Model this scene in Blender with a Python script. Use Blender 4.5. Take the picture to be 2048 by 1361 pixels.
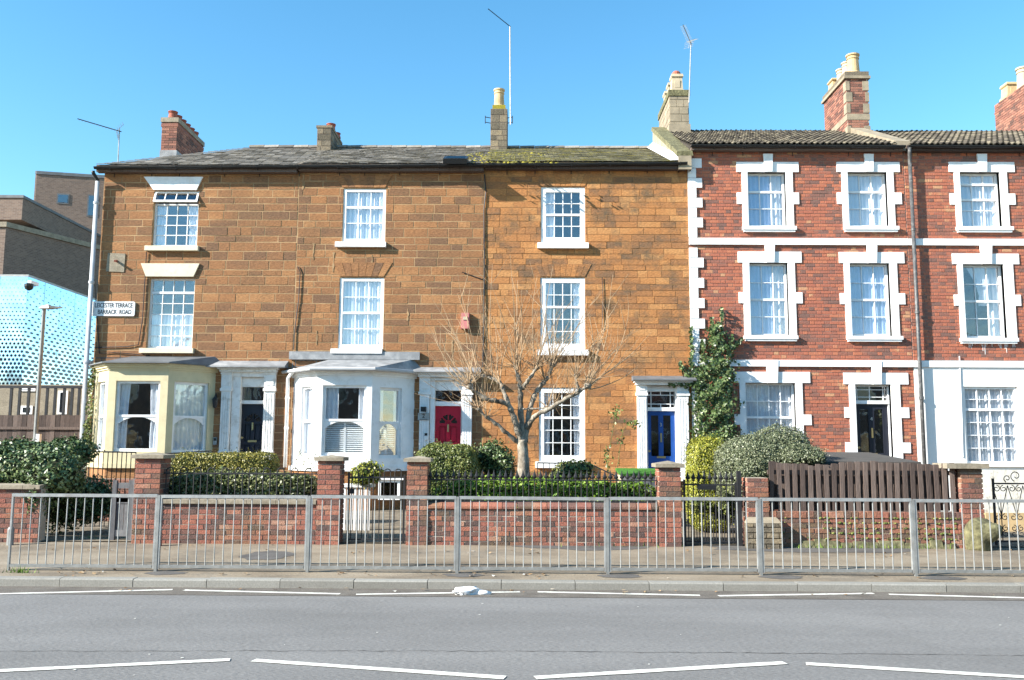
import bpy, math, random
import numpy as np
from mathutils import Matrix, Vector
R = math.radians
random.seed(7); rng = np.random.default_rng(7)
for o in list(bpy.data.objects): bpy.data.objects.remove(o)
scn = bpy.context.scene
col = scn.collection
# ---------------------------------------------------------------- camera
CAM = Vector((0, 0, 1.75)); FPX = 1800.0
camd = bpy.data.cameras.new('camera'); cam = bpy.data.objects.new('camera', camd); col.objects.link(cam)
camd.sensor_width = 36; camd.lens = 36*FPX/2048; camd.clip_end = 2000; camd.clip_start = 0.1
ROT = (Matrix.Rotation(R(0.45), 3, 'Z') @ Matrix.Rotation(R(90+6.8), 3, 'X') @ Matrix.Rotation(R(0.3), 3, 'Z'))
cam.matrix_world = Matrix.Translation(CAM) @ ROT.to_4x4()
scn.camera = cam
# ---------------------------------------------------------------- sky, sun, exposure
SUN_EL, SUN_AZ = 28.0, 68.0          # azimuth measured from the wall normal, sun to the left behind the viewer
sdir = Vector((-math.sin(R(SUN_AZ))*math.cos(R(SUN_EL)), -math.cos(R(SUN_AZ))*math.cos(R(SUN_EL)), math.sin(R(SUN_EL))))
w = bpy.data.worlds.new('World'); scn.world = w; w.use_nodes = True
wn = w.node_tree.nodes; wl = w.node_tree.links
bg = wn['Background']; sky = wn.new('ShaderNodeTexSky'); sky.sky_type = 'NISHITA'; sky.sun_disc = False
sky.sun_elevation = R(SUN_EL); sky.sun_rotation = math.atan2(sdir.x, sdir.y)
sky.air_density = 1.0; sky.dust_density = 0.1; sky.ozone_density = 1.6; sky.altitude = 80
hs_ = wn.new('ShaderNodeHueSaturation'); hs_.inputs['Hue'].default_value = 0.487; hs_.inputs['Saturation'].default_value = 1.28; hs_.inputs['Value'].default_value = 1.25
wl.new(sky.outputs[0], hs_.inputs['Color']); wl.new(hs_.outputs[0], bg.inputs[0]); bg.inputs[1].default_value = 0.09
sd = bpy.data.lights.new('sun', 'SUN'); sd.energy = 5.0; sd.angle = R(0.5); sd.color = (1, 0.95, 0.87)
sun = bpy.data.objects.new('sun', sd); col.objects.link(sun)
sun.rotation_euler = sdir.to_track_quat('Z', 'Y').to_euler(); sun.location = (-20, -10, 20)
scn.view_settings.view_transform = 'Standard'; scn.view_settings.look = 'None'
scn.view_settings.exposure = 1.42; scn.view_settings.gamma = 1
# ---------------------------------------------------------------- picture <-> place
def ray(px, py):
    v = ROT @ Vector(((px-1024)/FPX, -(py-680.5)/FPX, -1)); return v
def P(px, py, Y):
    v = ray(px, py); t = Y/v.y; return v.x*t, CAM.z+v.z*t
def G(px, py, z):
    v = ray(px, py); t = (z-CAM.z)/v.z; return v.x*t, v.y*t
def PX(px, py, Y): return P(px, py, Y)[0]
def PZ(py, Y, px=1024): return P(px, py, Y)[1]
def RECT(x0, x1, yt, yb, Y):
    ym = (yt+yb)/2; xm = (x0+x1)/2
    return PX(x0, ym, Y), PX(x1, ym, Y), PZ(yb, Y, xm), PZ(yt, Y, xm)
# ---------------------------------------------------------------- materials
MATS = {}
def mat(name, stops, rough=0.8, nscale=6, nmix=0.35, bump=0.0, bscale=40, metal=0.0, rnd=True, spec=0.3, stretch=(1,1,1), dirt=None, fine=0.0):
    """colour = ramp(stops) picked by a random per piece, shifted by noise; optional dirt=(colour, amount, scale)"""
    if name in MATS: return MATS[name]
    m = bpy.data.materials.new(name); m.use_nodes = True; nt = m.node_tree; N = nt.nodes; L = nt.links
    b = N['Principled BSDF']; b.inputs['Roughness'].default_value = rough; b.inputs['Metallic'].default_value = metal
    b.inputs['Specular IOR Level'].default_value = spec
    tc = N.new('ShaderNodeTexCoord'); geo = N.new('ShaderNodeNewGeometry'); oi = N.new('ShaderNodeObjectInfo')
    mp = N.new('ShaderNodeMapping'); mp.inputs['Scale'].default_value = stretch
    L.new(geo.outputs['Position'], mp.inputs['Vector'])
    nz = N.new('ShaderNodeTexNoise'); nz.inputs['Scale'].default_value = nscale; nz.inputs['Detail'].default_value = 6; nz.inputs['Roughness'].default_value = 0.65
    L.new(mp.outputs[0], nz.inputs['Vector'])
    rp = N.new('ShaderNodeValToRGB'); cr = rp.color_ramp
    while len(cr.elements) < len(stops): cr.elements.new(0.5)
    for e, (p, c) in zip(cr.elements, stops): e.position = p; e.color = (*c, 1)
    mr = N.new('ShaderNodeMapRange'); mr.inputs['From Min'].default_value = 0.25; mr.inputs['From Max'].default_value = 0.75
    mr.inputs['To Min'].default_value = -nmix; mr.inputs['To Max'].default_value = nmix
    L.new(nz.outputs['Fac'], mr.inputs['Value'])
    if rnd:
        a = N.new('ShaderNodeMath'); a.operation = 'ADD'; L.new(oi.outputs['Random'], a.inputs[0]); L.new(geo.outputs['Random Per Island'], a.inputs[1])
        f = N.new('ShaderNodeMath'); f.operation = 'FRACT'; L.new(a.outputs[0], f.inputs[0]); src = f.outputs[0]
        s = N.new('ShaderNodeMath'); s.operation = 'ADD'; L.new(src, s.inputs[0]); L.new(mr.outputs[0], s.inputs[1])
    else:
        s = N.new('ShaderNodeMath'); s.operation = 'ADD'; s.inputs[0].default_value = 0.5; L.new(mr.outputs[0], s.inputs[1])
    L.new(s.outputs[0], rp.inputs[0]); out = rp.outputs[0]
    if dirt:
        dn = N.new('ShaderNodeTexNoise'); dn.inputs['Scale'].default_value = dirt[2]; dn.inputs['Detail'].default_value = 8; dn.inputs['Roughness'].default_value = 0.7
        L.new(geo.outputs['Position'], dn.inputs['Vector'])
        dr = N.new('ShaderNodeMapRange'); dr.inputs['From Min'].default_value = 0.5; dr.inputs['From Max'].default_value = 0.68
        dr.inputs['To Max'].default_value = dirt[1]; L.new(dn.outputs['Fac'], dr.inputs['Value'])
        mx = N.new('ShaderNodeMix'); mx.data_type = 'RGBA'; L.new(dr.outputs[0], mx.inputs['Factor']); L.new(out, mx.inputs['A'])
        mx.inputs['B'].default_value = (*dirt[0], 1); out = mx.outputs['Result']
    if fine > 0:
        fn = N.new('ShaderNodeTexNoise'); fn.inputs['Scale'].default_value = bscale; fn.inputs['Detail'].default_value = 4
        L.new(mp.outputs[0], fn.inputs['Vector'])
        fr = N.new('ShaderNodeMapRange'); fr.inputs['From Min'].default_value = 0.3; fr.inputs['From Max'].default_value = 0.7
        fr.inputs['To Min'].default_value = 1-fine; fr.inputs['To Max'].default_value = 1+fine; L.new(fn.outputs['Fac'], fr.inputs['Value'])
        hv = N.new('ShaderNodeHueSaturation'); L.new(fr.outputs[0], hv.inputs['Value']); L.new(out, hv.inputs['Color']); out = hv.outputs[0]
    L.new(out, b.inputs['Base Color'])
    if bump > 0:
        bn = N.new('ShaderNodeTexNoise'); bn.inputs['Scale'].default_value = bscale; bn.inputs['Detail'].default_value = 5
        L.new(mp.outputs[0], bn.inputs['Vector'])
        bp = N.new('ShaderNodeBump'); bp.inputs['Strength'].default_value = bump; bp.inputs['Distance'].default_value = 0.02
        L.new(bn.outputs['Fac'], bp.inputs['Height']); L.new(bp.outputs[0], b.inputs['Normal'])
    MATS[name] = m; return m
def flat(name, c, rough=0.6, metal=0.0, var=0.12, **k):
    d = tuple(max(0, x*(1-var)) for x in c); l = tuple(min(1, x*(1+var)) for x in c)
    return mat(name, [(0.2, d), (0.8, l)], rough, metal=metal, **{**dict(nscale=3, nmix=0.4, rnd=False), **k})
def glassmat(name, refl=0.35, tint=(0.97, 0.98, 0.985)):
    m = bpy.data.materials.new(name); m.use_nodes = True; N = m.node_tree.nodes; L = m.node_tree.links
    N.remove(N['Principled BSDF']); out = N['Material Output']
    tr = N.new('ShaderNodeBsdfTransparent'); tr.inputs[0].default_value = (*tint, 1)
    gl = N.new('ShaderNodeBsdfGlossy'); gl.inputs['Roughness'].default_value = 0.03; gl.inputs[0].default_value = (0.78, 0.80, 0.83, 1)
    geo = N.new('ShaderNodeNewGeometry'); nz = N.new('ShaderNodeTexNoise'); nz.inputs['Scale'].default_value = 2.2
    L.new(geo.outputs['Position'], nz.inputs['Vector'])
    bp = N.new('ShaderNodeBump'); bp.inputs['Strength'].default_value = 0.12; bp.inputs['Distance'].default_value = 0.05
    L.new(nz.outputs['Fac'], bp.inputs['Height']); L.new(bp.outputs[0], gl.inputs['Normal'])
    mx = N.new('ShaderNodeMixShader'); mx.inputs[0].default_value = refl
    L.new(tr.outputs[0], mx.inputs[1]); L.new(gl.outputs[0], mx.inputs[2]); L.new(mx.outputs[0], out.inputs[0])
    return m
M = {}
M['glass'] = glassmat('window glass', 0.14); M['glass_dark'] = glassmat('dark glass', 0.22, (0.35, 0.37, 0.4))
M['stone'] = mat('ironstone', [(0.0, (0.165, 0.09, 0.05)), (0.3, (0.23, 0.112, 0.053)), (0.6, (0.27, 0.127, 0.055)), (0.85, (0.30, 0.14, 0.059)), (1.0, (0.345, 0.17, 0.072))], 0.9, nscale=0.8, nmix=0.32, bump=0.5, bscale=14, stretch=(1, 1, 3.5), fine=0.28, dirt=((0.17, 0.10, 0.05), 0.55, 0.8))
M['stone3'] = mat('orange ironstone', [(0.0, (0.20, 0.108, 0.056)), (0.1, (0.29, 0.134, 0.056)), (0.35, (0.37, 0.162, 0.059)), (0.7, (0.415, 0.182, 0.063)), (1.0, (0.46, 0.226, 0.086))], 0.9, nscale=0.8, nmix=0.34, bump=0.6, bscale=16, stretch=(1, 1, 3.5), fine=0.25, dirt=((0.10, 0.078, 0.05), 0.85, 1.5))
M['mortar_cream'] = flat('cream lime mortar', (0.35, 0.225, 0.118), 0.95, var=0.5, bump=0.3, nscale=1.2, bscale=60)
M['mortar_brown'] = flat('brown mortar', (0.30, 0.17, 0.075), 0.95, var=0.25, bump=0.3, bscale=60)
M['brick'] = mat('red brick', [(0.0, (0.18, 0.095, 0.075)), (0.2, (0.265, 0.108, 0.075)), (0.45, (0.34, 0.115, 0.072)), (0.8, (0.395, 0.132, 0.074)), (0.96, (0.43, 0.158, 0.088)), (1.0, (0.46, 0.24, 0.13))], 0.88, nscale=0.7, nmix=0.28, bump=0.4, bscale=50, fine=0.15)
M['brick_wall'] = mat('garden brick', [(0.0, (0.09, 0.062, 0.055)), (0.25, (0.17, 0.085, 0.066)), (0.6, (0.255, 0.095, 0.068)), (0.9, (0.31, 0.12, 0.078)), (1.0, (0.35, 0.19, 0.13))], 0.9, nscale=1.5, nmix=0.18, bump=0.5, bscale=45, fine=0.2, dirt=((0.17, 0.13, 0.06), 0.5, 1.1))
M['brick_old'] = mat('chimney brick', [(0.0, (0.11, 0.062, 0.05)), (0.5, (0.23, 0.098, 0.07)), (1.0, (0.33, 0.155, 0.105))], 0.9, nscale=3, nmix=0.25, bump=0.4, bscale=40)
M['brick_mod'] = mat('modern brown brick', [(0.0, (0.14, 0.095, 0.07)), (0.5, (0.22, 0.15, 0.105)), (1.0, (0.29, 0.20, 0.14))], 0.9, nscale=2, nmix=0.3)
M['mortar'] = flat('grey mortar', (0.26, 0.19, 0.15), 0.95, var=0.25)
M['mortar_light'] = flat('light mortar', (0.38, 0.32, 0.25), 0.95, var=0.25)
M['white'] = flat('white paint', (0.80, 0.80, 0.79), 0.55, var=0.04, dirt=((0.55, 0.52, 0.46), 0.45, 3.5))
M['white_worn'] = flat('worn white paint', (0.74, 0.73, 0.70), 0.6, var=0.08, dirt=((0.40, 0.36, 0.29), 0.6, 7))
M['render_white'] = flat('white render', (0.78, 0.77, 0.74), 0.8, var=0.03, bump=0.15, bscale=30)
M['cream'] = flat('cream paint', (0.58, 0.50, 0.31), 0.6, var=0.06, dirt=((0.42, 0.37, 0.22), 0.4, 4))
M['cream_pale'] = flat('pale cream paint', (0.66, 0.60, 0.44), 0.7, var=0.1, dirt=((0.35, 0.31, 0.22), 0.5, 6))
M['slate'] = mat('roof slate', [(0.0, (0.13, 0.12, 0.105)), (0.5, (0.215, 0.195, 0.17)), (1.0, (0.32, 0.29, 0.25))], 0.75, nscale=1.2, nmix=0.3, fine=0.2, bscale=20, dirt=((0.17, 0.14, 0.075), 0.5, 1.6))
M['slate_moss'] = mat('mossy slate', [(0.0, (0.15, 0.135, 0.09)), (0.5, (0.23, 0.21, 0.14)), (1.0, (0.33, 0.29, 0.19))], 0.85, nscale=1.2, nmix=0.3, fine=0.2, bscale=20, dirt=((0.36, 0.30, 0.04), 0.8, 2.2))
M['pantile'] = mat('concrete pantile', [(0.0, (0.045, 0.037, 0.028)), (0.55, (0.09, 0.075, 0.055)), (1.0, (0.19, 0.16, 0.11))], 0.9, nscale=5, nmix=0.35, fine=0.3, bscale=30)
M['moss'] = mat('moss', [(0.0, (0.08, 0.075, 0.02)), (0.5, (0.15, 0.13, 0.025)), (1.0, (0.30, 0.25, 0.03))], 1.0, nscale=20, nmix=0.4, bump=0.6, bscale=60)
M['lead'] = flat('lead sheet', (0.24, 0.245, 0.25), 0.6, var=0.3, dirt=((0.42, 0.41, 0.39), 0.5, 3))
M['lead_dark'] = flat('dark lead', (0.13, 0.135, 0.14), 0.6, var=0.25)
M['black'] = flat('black plastic', (0.016, 0.017, 0.018), 0.4)
M['iron'] = flat('black iron', (0.022, 0.022, 0.024), 0.5, var=0.4)
M['grey_pipe'] = flat('grey pipe', (0.45, 0.46, 0.47), 0.5)
M['black_pipe'] = flat('dark grey downpipe', (0.07, 0.07, 0.07), 0.45, dirt=((0.4, 0.4, 0.38), 0.3, 9))
M['galv'] = flat('galvanised steel', (0.33, 0.34, 0.33), 0.5, metal=0.3, var=0.2, nscale=9, dirt=((0.17, 0.12, 0.085), 0.45, 5))
M['galv_dark'] = flat('weathered galvanised steel', (0.23, 0.235, 0.225), 0.6, metal=0.2, var=0.2, nscale=9)
M['asphalt'] = mat('asphalt road', [(0.1, (0.155, 0.149, 0.14)), (0.5, (0.182, 0.175, 0.165)), (0.9, (0.21, 0.202, 0.189))], 0.9, nscale=0.5, nmix=0.6, bump=0.5, bscale=60, rnd=False, stretch=(0.35, 1.2, 1), fine=0.24, dirt=((0.135, 0.129, 0.12), 0.5, 0.4))
M['gutter_dirt'] = mat('gritty road edge', [(0.1, (0.10, 0.085, 0.07)), (0.9, (0.17, 0.15, 0.125))], 0.95, nscale=3, nmix=0.5, bump=0.5, bscale=90, rnd=False, fine=0.3)
M['pavement'] = mat('worn pavement', [(0.0, (0.15, 0.115, 0.078)), (0.5, (0.235, 0.19, 0.135)), (1.0, (0.30, 0.25, 0.185))], 0.92, nscale=1.1, nmix=0.6, bump=0.4, bscale=80, rnd=False, stretch=(0.5, 1.4, 1), fine=0.25, dirt=((0.085, 0.075, 0.062), 0.7, 0.9))
M['patch'] = flat('dark tarmac patch', (0.10, 0.093, 0.085), 0.95, var=0.3, bscale=90, fine=0.3)
M['kerb'] = mat('concrete kerb', [(0.0, (0.20, 0.19, 0.165)), (1.0, (0.27, 0.26, 0.23))], 0.9, nscale=4, nmix=0.3, fine=0.15, bscale=50)
M['marking'] = flat('white road paint', (0.70, 0.68, 0.60), 0.8, var=0.12, dirt=((0.27, 0.26, 0.24), 0.75, 14))
M['soil'] = flat('garden soil and gravel', (0.17, 0.14, 0.10), 0.95, var=0.4, fine=0.4, bscale=30)
M['concrete'] = flat('weathered concrete coping', (0.27, 0.23, 0.17), 0.92, var=0.2, fine=0.2, bscale=25, dirt=((0.14, 0.12, 0.08), 0.6, 5))
M['stone_pale'] = flat('pale limestone', (0.285, 0.235, 0.165), 0.9, var=0.3, dirt=((0.2, 0.17, 0.12), 0.7, 4))
M['stone_grey'] = mat('sooty stone', [(0.0, (0.10, 0.085, 0.06)), (0.5, (0.17, 0.14, 0.10)), (1.0, (0.27, 0.21, 0.13))], 0.92, nscale=4, nmix=0.35, bump=0.5, bscale=30, fine=0.25)
M['boulder'] = flat('mossy sandstone', (0.135, 0.125, 0.065), 0.95, var=0.5, fine=0.35, bscale=18, bump=0.9, nscale=6)
M['pot_red'] = flat('terracotta pot', (0.35, 0.11, 0.07), 0.8, var=0.2)
M['pot_buff'] = flat('buff clay pot', (0.50, 0.36, 0.19), 0.8, var=0.2)
M['pot_white'] = flat('cream clay pot', (0.47, 0.39, 0.27), 0.8, var=0.2)
M['door_black'] = flat('dark navy door paint', (0.018, 0.02, 0.03), 0.35)
M['door_red'] = flat('red door paint', (0.42, 0.012, 0.035), 0.35)
M['door_blue'] = flat('blue door paint', (0.01, 0.055, 0.23), 0.4)
M['brass'] = flat('brass', (0.55, 0.42, 0.2), 0.35, metal=0.9)
M['chrome'] = flat('steel fittings', (0.6, 0.6, 0.6), 0.3, metal=0.9)
M['timber'] = mat('brown stained timber', [(0.0, (0.055, 0.04, 0.034)), (0.5, (0.092, 0.066, 0.055)), (1.0, (0.145, 0.108, 0.09))], 0.85, nscale=9, nmix=0.35, stretch=(3, 3, 0.3), bump=0.3, bscale=30, fine=0.2)
M['timber_grey'] = mat('grey weathered timber', [(0.0, (0.09, 0.09, 0.095)), (1.0, (0.2, 0.2, 0.2))], 0.9, nscale=9, nmix=0.35, stretch=(3, 3, 0.4), fine=0.2)
M['felt'] = flat('roofing felt', (0.075, 0.068, 0.06), 0.95, var=0.15, fine=0.2, bscale=60)
M['curtain'] = flat('white net curtain', (0.72, 0.75, 0.80), 0.9, var=0.05)
M['curtain_blue'] = flat('pale blue curtain', (0.42, 0.52, 0.72), 0.9, var=0.08)
M['blind'] = flat('white louvre shutter', (0.78, 0.80, 0.80), 0.6, var=0.03)
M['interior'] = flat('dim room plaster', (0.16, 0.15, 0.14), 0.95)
M['clad'] = None
M['alarm'] = flat('faded red alarm box', (0.46, 0.16, 0.15), 0.6)
M['sign'] = flat('white sign enamel', (0.74, 0.74, 0.73), 0.5, var=0.05, dirt=((0.45, 0.42, 0.36), 0.4, 8))
M['ink'] = flat('black lettering', (0.02, 0.02, 0.022), 0.6)
M['turf'] = mat('artificial turf', [(0, (0.03, 0.13, 0.012)), (1, (0.07, 0.22, 0.025))], 0.95, nscale=30, nmix=0.5, rnd=False, bump=0.6, bscale=150)
M['bark'] = mat('pale tree bark', [(0.0, (0.07, 0.055, 0.04)), (0.5, (0.22, 0.185, 0.14)), (1.0, (0.44, 0.39, 0.31))], 0.9, nscale=7, nmix=0.6, rnd=False, bump=0.7, bscale=25, fine=0.3, stretch=(1, 1, 0.6))
M['twig'] = flat('twig bark', (0.36, 0.25, 0.15), 0.85, var=0.35)
def leafmat(name, a, b_, c, rough=0.45): return mat(name, [(0.0, a), (0.55, b_), (1.0, c)], rough, nscale=2.0, nmix=0.22, spec=0.4)
M['leaf_ivy'] = leafmat('ivy leaves', (0.03, 0.055, 0.016), (0.078, 0.125, 0.036), (0.20, 0.24, 0.10), 0.4)
M['leaf_dark'] = leafmat('dark hedge leaves', (0.04, 0.058, 0.018), (0.115, 0.14, 0.042), (0.27, 0.27, 0.12), 0.42)
M['leaf_gold'] = leafmat('golden clipped leaves', (0.08, 0.085, 0.016), (0.21, 0.19, 0.035), (0.38, 0.32, 0.06))
M['leaf_mid'] = leafmat('green clipped leaves', (0.045, 0.066, 0.014), (0.12, 0.148, 0.032), (0.23, 0.235, 0.065))
M['leaf_bright'] = leafmat('bright conifer sprays', (0.04, 0.09, 0.008), (0.11, 0.21, 0.018), (0.22, 0.32, 0.035), 0.6)
M['leaf_greyg'] = leafmat('grey green small leaves', (0.05, 0.065, 0.03), (0.13, 0.15, 0.075), (0.27, 0.28, 0.17))
M['leaf_yellow'] = leafmat('yellow green leaves', (0.10, 0.12, 0.015), (0.24, 0.25, 0.03), (0.40, 0.37, 0.05))
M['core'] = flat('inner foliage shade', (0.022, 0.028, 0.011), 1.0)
M['core_gold'] = flat('inner golden foliage shade', (0.05, 0.052, 0.014), 1.0)
# ---------------------------------------------------------------- mesh helpers
class MB:
    def __init__(s): s.v = []; s.f = []
    def quad(s, a, b, c, d):
        n = len(s.v); s.v += [a, b, c, d]; s.f.append((n, n+1, n+2, n+3)); return s
    def hexa(s, p):      # 8 points: bottom ring 0-3, top ring 4-7
        n = len(s.v); s.v += [tuple(q) for q in p]
        s.f += [tuple(n+i for i in q) for q in ((3,2,1,0), (4,5,6,7), (0,1,5,4), (1,2,6,5), (2,3,7,6), (3,0,4,7))]; return s
    def box(s, x0, x1, y0, y1, z0, z1):
        return s.hexa([(x0,y0,z0), (x1,y0,z0), (x1,y1,z0), (x0,y1,z0), (x0,y0,z1), (x1,y0,z1), (x1,y1,z1), (x0,y1,z1)])
    def prism(s, poly, y0, y1):      # poly in (x,z), extruded along y
        n = len(s.v); k = len(poly); s.v += [(x, y0, z) for x, z in poly] + [(x, y1, z) for x, z in poly]
        s.f.append(tuple(range(n, n+k))); s.f.append(tuple(range(n+2*k-1, n+k-1, -1)))
        for i in range(k): j = (i+1) % k; s.f.append((n+i, n+k+i, n+k+j, n+j))
        return s
    def vprism(s, poly, z0, z1):     # poly in (x,y), extruded along z
        n = len(s.v); k = len(poly); s.v += [(x, y, z0) for x, y in poly] + [(x, y, z1) for x, y in poly]
        s.f.append(tuple(range(n+k-1, n-1, -1))); s.f.append(tuple(range(n+k, n+2*k)))
        for i in range(k): j = (i+1) % k; s.f.append((n+i, n+j, n+k+j, n+k+i))
        return s
    def tube(s, pts, rad, n=8, cap=True):
        pts = [Vector(p) for p in pts]
        if not hasattr(rad, '__len__'): rad = [rad]*len(pts)
        base = len(s.v); up = Vector((0.13, 0.31, 0.94))
        for i, p in enumerate(pts):
            d = (pts[min(i+1, len(pts)-1)]-pts[max(i-1, 0)])
            d = d.normalized() if d.length > 1e-9 else Vector((0, 0, 1))
            a = d.cross(up if abs(d.dot(up)) < 0.95 else Vector((1, 0, 0))).normalized(); b = d.cross(a)
            for k in range(n):
                t = 2*math.pi*k/n; q = p+(a*math.cos(t)+b*math.sin(t))*rad[i]; s.v.append(tuple(q))
        for i in range(len(pts)-1):
            for k in range(n):
                k2 = (k+1) % n; s.f.append((base+i*n+k, base+i*n+k2, base+(i+1)*n+k2, base+(i+1)*n+k))
        if cap:
            s.f.append(tuple(base+k for k in range(n))[::-1]); e = base+(len(pts)-1)*n; s.f.append(tuple(e+k for k in range(n)))
        return s
    def lathe(s, c, prof, n=16):     # profile (r,z)
        base = len(s.v)
        for r, z in prof:
            for k in range(n):
                t = 2*math.pi*k/n; s.v.append((c[0]+r*math.cos(t), c[1]+r*math.sin(t), c[2]+z))
        for i in range(len(prof)-1):
            for k in range(n):
                k2 = (k+1) % n; s.f.append((base+i*n+k, base+i*n+k2, base+(i+1)*n+k2, base+(i+1)*n+k))
        s.f.append(tuple(base+k for k in range(n))[::-1]); e = base+(len(prof)-1)*n; s.f.append(tuple(e+k for k in range(n)))
        return s
    def build(s, name, m, parent=None, smooth=False, **kw):
        me = bpy.data.meshes.new(name); me.from_pydata([tuple(v) for v in s.v], [], s.f); me.update()
        me.materials.append(m)
        if smooth: me.polygons.foreach_set('use_smooth', [True]*len(me.polygons))
        return link(name, me, parent, **kw)
def link(name, me, parent=None, label=None, cat=None, group=None, kind=None, loc=None, scale=None, rot=None):
    o = bpy.data.objects.new(name, me); col.objects.link(o)
    if loc is not None: o.location = loc
    if scale is not None: o.scale = scale
    if rot is not None: o.rotation_euler = rot
    if parent is not None:
        o.parent = parent; o.matrix_parent_inverse = PINV(parent)
    for k, v in (('label', label), ('category', cat), ('group', group), ('kind', kind)):
        if v: o[k] = v
    return o
def PINV(p):
    mtx = Matrix.Identity(4); q = p; chain = []
    while q is not None: chain.append(q); q = q.parent
    for q in reversed(chain): mtx = mtx @ q.matrix_parent_inverse @ q.matrix_basis
    return mtx.inverted()
def thing(name, label, cat, loc=(0, 0, 0), group=None):
    o = bpy.data.objects.new(name, None); col.objects.link(o); o.location = loc; o.empty_display_size = 0.2
    o['label'] = label; o['category'] = cat
    if group: o['group'] = group
    return o
def unit_block(name, m, ch=0.12):
    """block -0.5..0.5 with a chamfered front (towards -y), shared by alike pieces"""
    a, b = 0.5, 0.5-ch*0.25
    v = [(-a, -0.2, -a), (a, -0.2, -a), (a, -0.2, a), (-a, -0.2, a), (-a, .5, -a), (a, .5, -a), (a, .5, a), (-a, .5, a),
         (-b-0.02, -.5, -b), (b+0.02, -.5, -b), (b+0.02, -.5, b), (-b-0.02, -.5, b)]
    f = [(8, 9, 10, 11), (0, 1, 9, 8), (1, 2, 10, 9), (2, 3, 11, 10), (3, 0, 8, 11), (0, 4, 5, 1), (1, 5, 6, 2), (2, 6, 7, 3), (3, 7, 4, 0)]
    me = bpy.data.meshes.new(name); me.from_pydata(v, [], f); me.update(); me.materials.append(m); return me
UB = {}
def ub(kind, m):
    key = (kind, m.name)
    if key not in UB: UB[key] = unit_block(kind, m)
    return UB[key]
class Frame:
    """a vertical face: O, direction u, outward normal n (2D)"""
    def __init__(s, A, B):
        s.A = Vector(A); d = Vector(B)-s.A; s.len = d.length; s.u = d.normalized(); s.n = Vector((s.u.y, -s.u.x))
    def pt(s, u, z, d): q = s.A+s.u*u+s.n*d; return (q.x, q.y, z)
    def box(s, mb, u0, u1, z0, z1, d0, d1):
        return mb.hexa([s.pt(u0,z0,d1), s.pt(u1,z0,d1), s.pt(u1,z0,d0), s.pt(u0,z0,d0), s.pt(u0,z1,d1), s.pt(u1,z1,d1), s.pt(u1,z1,d0), s.pt(u0,z1,d0)])
    def ang(s): return math.atan2(s.u.y, s.u.x)
Y0 = 22.5
FAC = Frame((0, Y0), (1, Y0))
def subtract(rects, hole):
    out = []
    hx0, hx1, hz0, hz1 = hole
    for (x0, x1, z0, z1) in rects:
        if x1 <= hx0 or x0 >= hx1 or z1 <= hz0 or z0 >= hz1: out.append((x0, x1, z0, z1)); continue
        if z0 < hz0: out.append((x0, x1, z0, hz0))
        if z1 > hz1: out.append((x0, x1, hz1, z1))
        a, b = max(z0, hz0), min(z1, hz1)
        if x0 < hx0: out.append((x0, hx0, a, b))
        if x1 > hx1: out.append((hx1, x1, a, b))
    return out
def lay_pieces(name, rects, m, parent, Y, proud=0.012, jit=0.004, depth=0.06, limit=300, gap=0.012, stuff='stonework'):
    """rects (x0,x1,z0,z1) -> single objects for the biggest, one joined part for the rest"""
    rects = [r for r in rects if r[1]-r[0] > 0.035 and r[3]-r[2] > 0.025]
    rects.sort(key=lambda r: -(r[1]-r[0])*(r[3]-r[2]))
    me = ub(name, m); g = gap/2
    pm = MB()
    for i, (x0, x1, z0, z1) in enumerate(rects):
        p = proud+random.uniform(-jit, jit); w_, h_ = x1-x0-gap, z1-z0-gap
        if i < limit:
            link(name, me, parent, loc=((x0+x1)/2, Y-p+depth/2, (z0+z1)/2), scale=(w_, depth, h_), rot=(random.uniform(-.006, .006), 0, random.uniform(-.006, .006)))
        else: 
            y = Y-p; c = 0.004
            n = len(pm.v)
            pm.v += [(x0+g, y+c, z0+g), (x1-g, y+c, z0+g), (x1-g, y+c, z1-g), (x0+g, y+c, z1-g), (x0+g, y+depth, z0+g), (x1-g, y+depth, z0+g), (x1-g, y+depth, z1-g), (x0+g, y+depth, z1-g),
                     (x0+g+c, y, z0+g+c), (x1-g-c, y, z0+g+c), (x1-g-c, y, z1-g-c), (x0+g+c, y, z1-g-c)]
            pm.f += [tuple(n+k for k in q) for q in ((8,9,10,11), (0,1,9,8), (1,2,10,9), (2,3,11,10), (3,0,8,11), (0,4,5,1), (1,5,6,2), (2,6,7,3), (3,7,4,0))]
    if pm.v: pm.build(stuff, m, parent, kind='stuff')
def courses(x0, x1, z0, z1, h, wd, hj=0.25, wj=0.45):
    out = []; z = z1
    while z > z0+0.02:
        hh = h*random.uniform(1-hj, 1+hj); zb = max(z0, z-hh)
        if zb-z0 < h*0.4: zb = z0
        x = x0-random.uniform(0, wd)
        while x < x1:
            ww = wd*random.uniform(1-wj, 1+wj); a, b = max(x, x0), min(x+ww, x1)
            if b-a > 0.03: out.append((a, b, zb, z))
            x += ww
        z = zb
    return out
def flemish(x0, x1, z0, z1, c=0.0865, st=0.245, hd=0.125):
    out = []; z = z0; r = 0
    while z < z1-0.01:
        zt = min(z+c, z1); x = x0-(0.0 if r % 2 else (st+hd)/2)-0.02; k = 0
        while x < x1:
            ww = st if k % 2 == 0 else hd; a, b = max(x, x0), min(x+ww, x1)
            if b-a > 0.03: out.append((a, b, z, zt))
            x += ww; k += 1
        z = zt; r += 1
    return out
def stretcher(x0, x1, z0, z1, c=0.078, st=0.235):
    out = []; z = z0; r = 0
    while z < z1-0.01:
        zt = min(z+c, z1); x = x0-(0 if r % 2 else st/2)
        while x < x1:
            a, b = max(x, x0), min(x+st, x1)
            if b-a > 0.03: out.append((a, b, z, zt))
            x += st
        z = zt; r += 1
    return out
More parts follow.
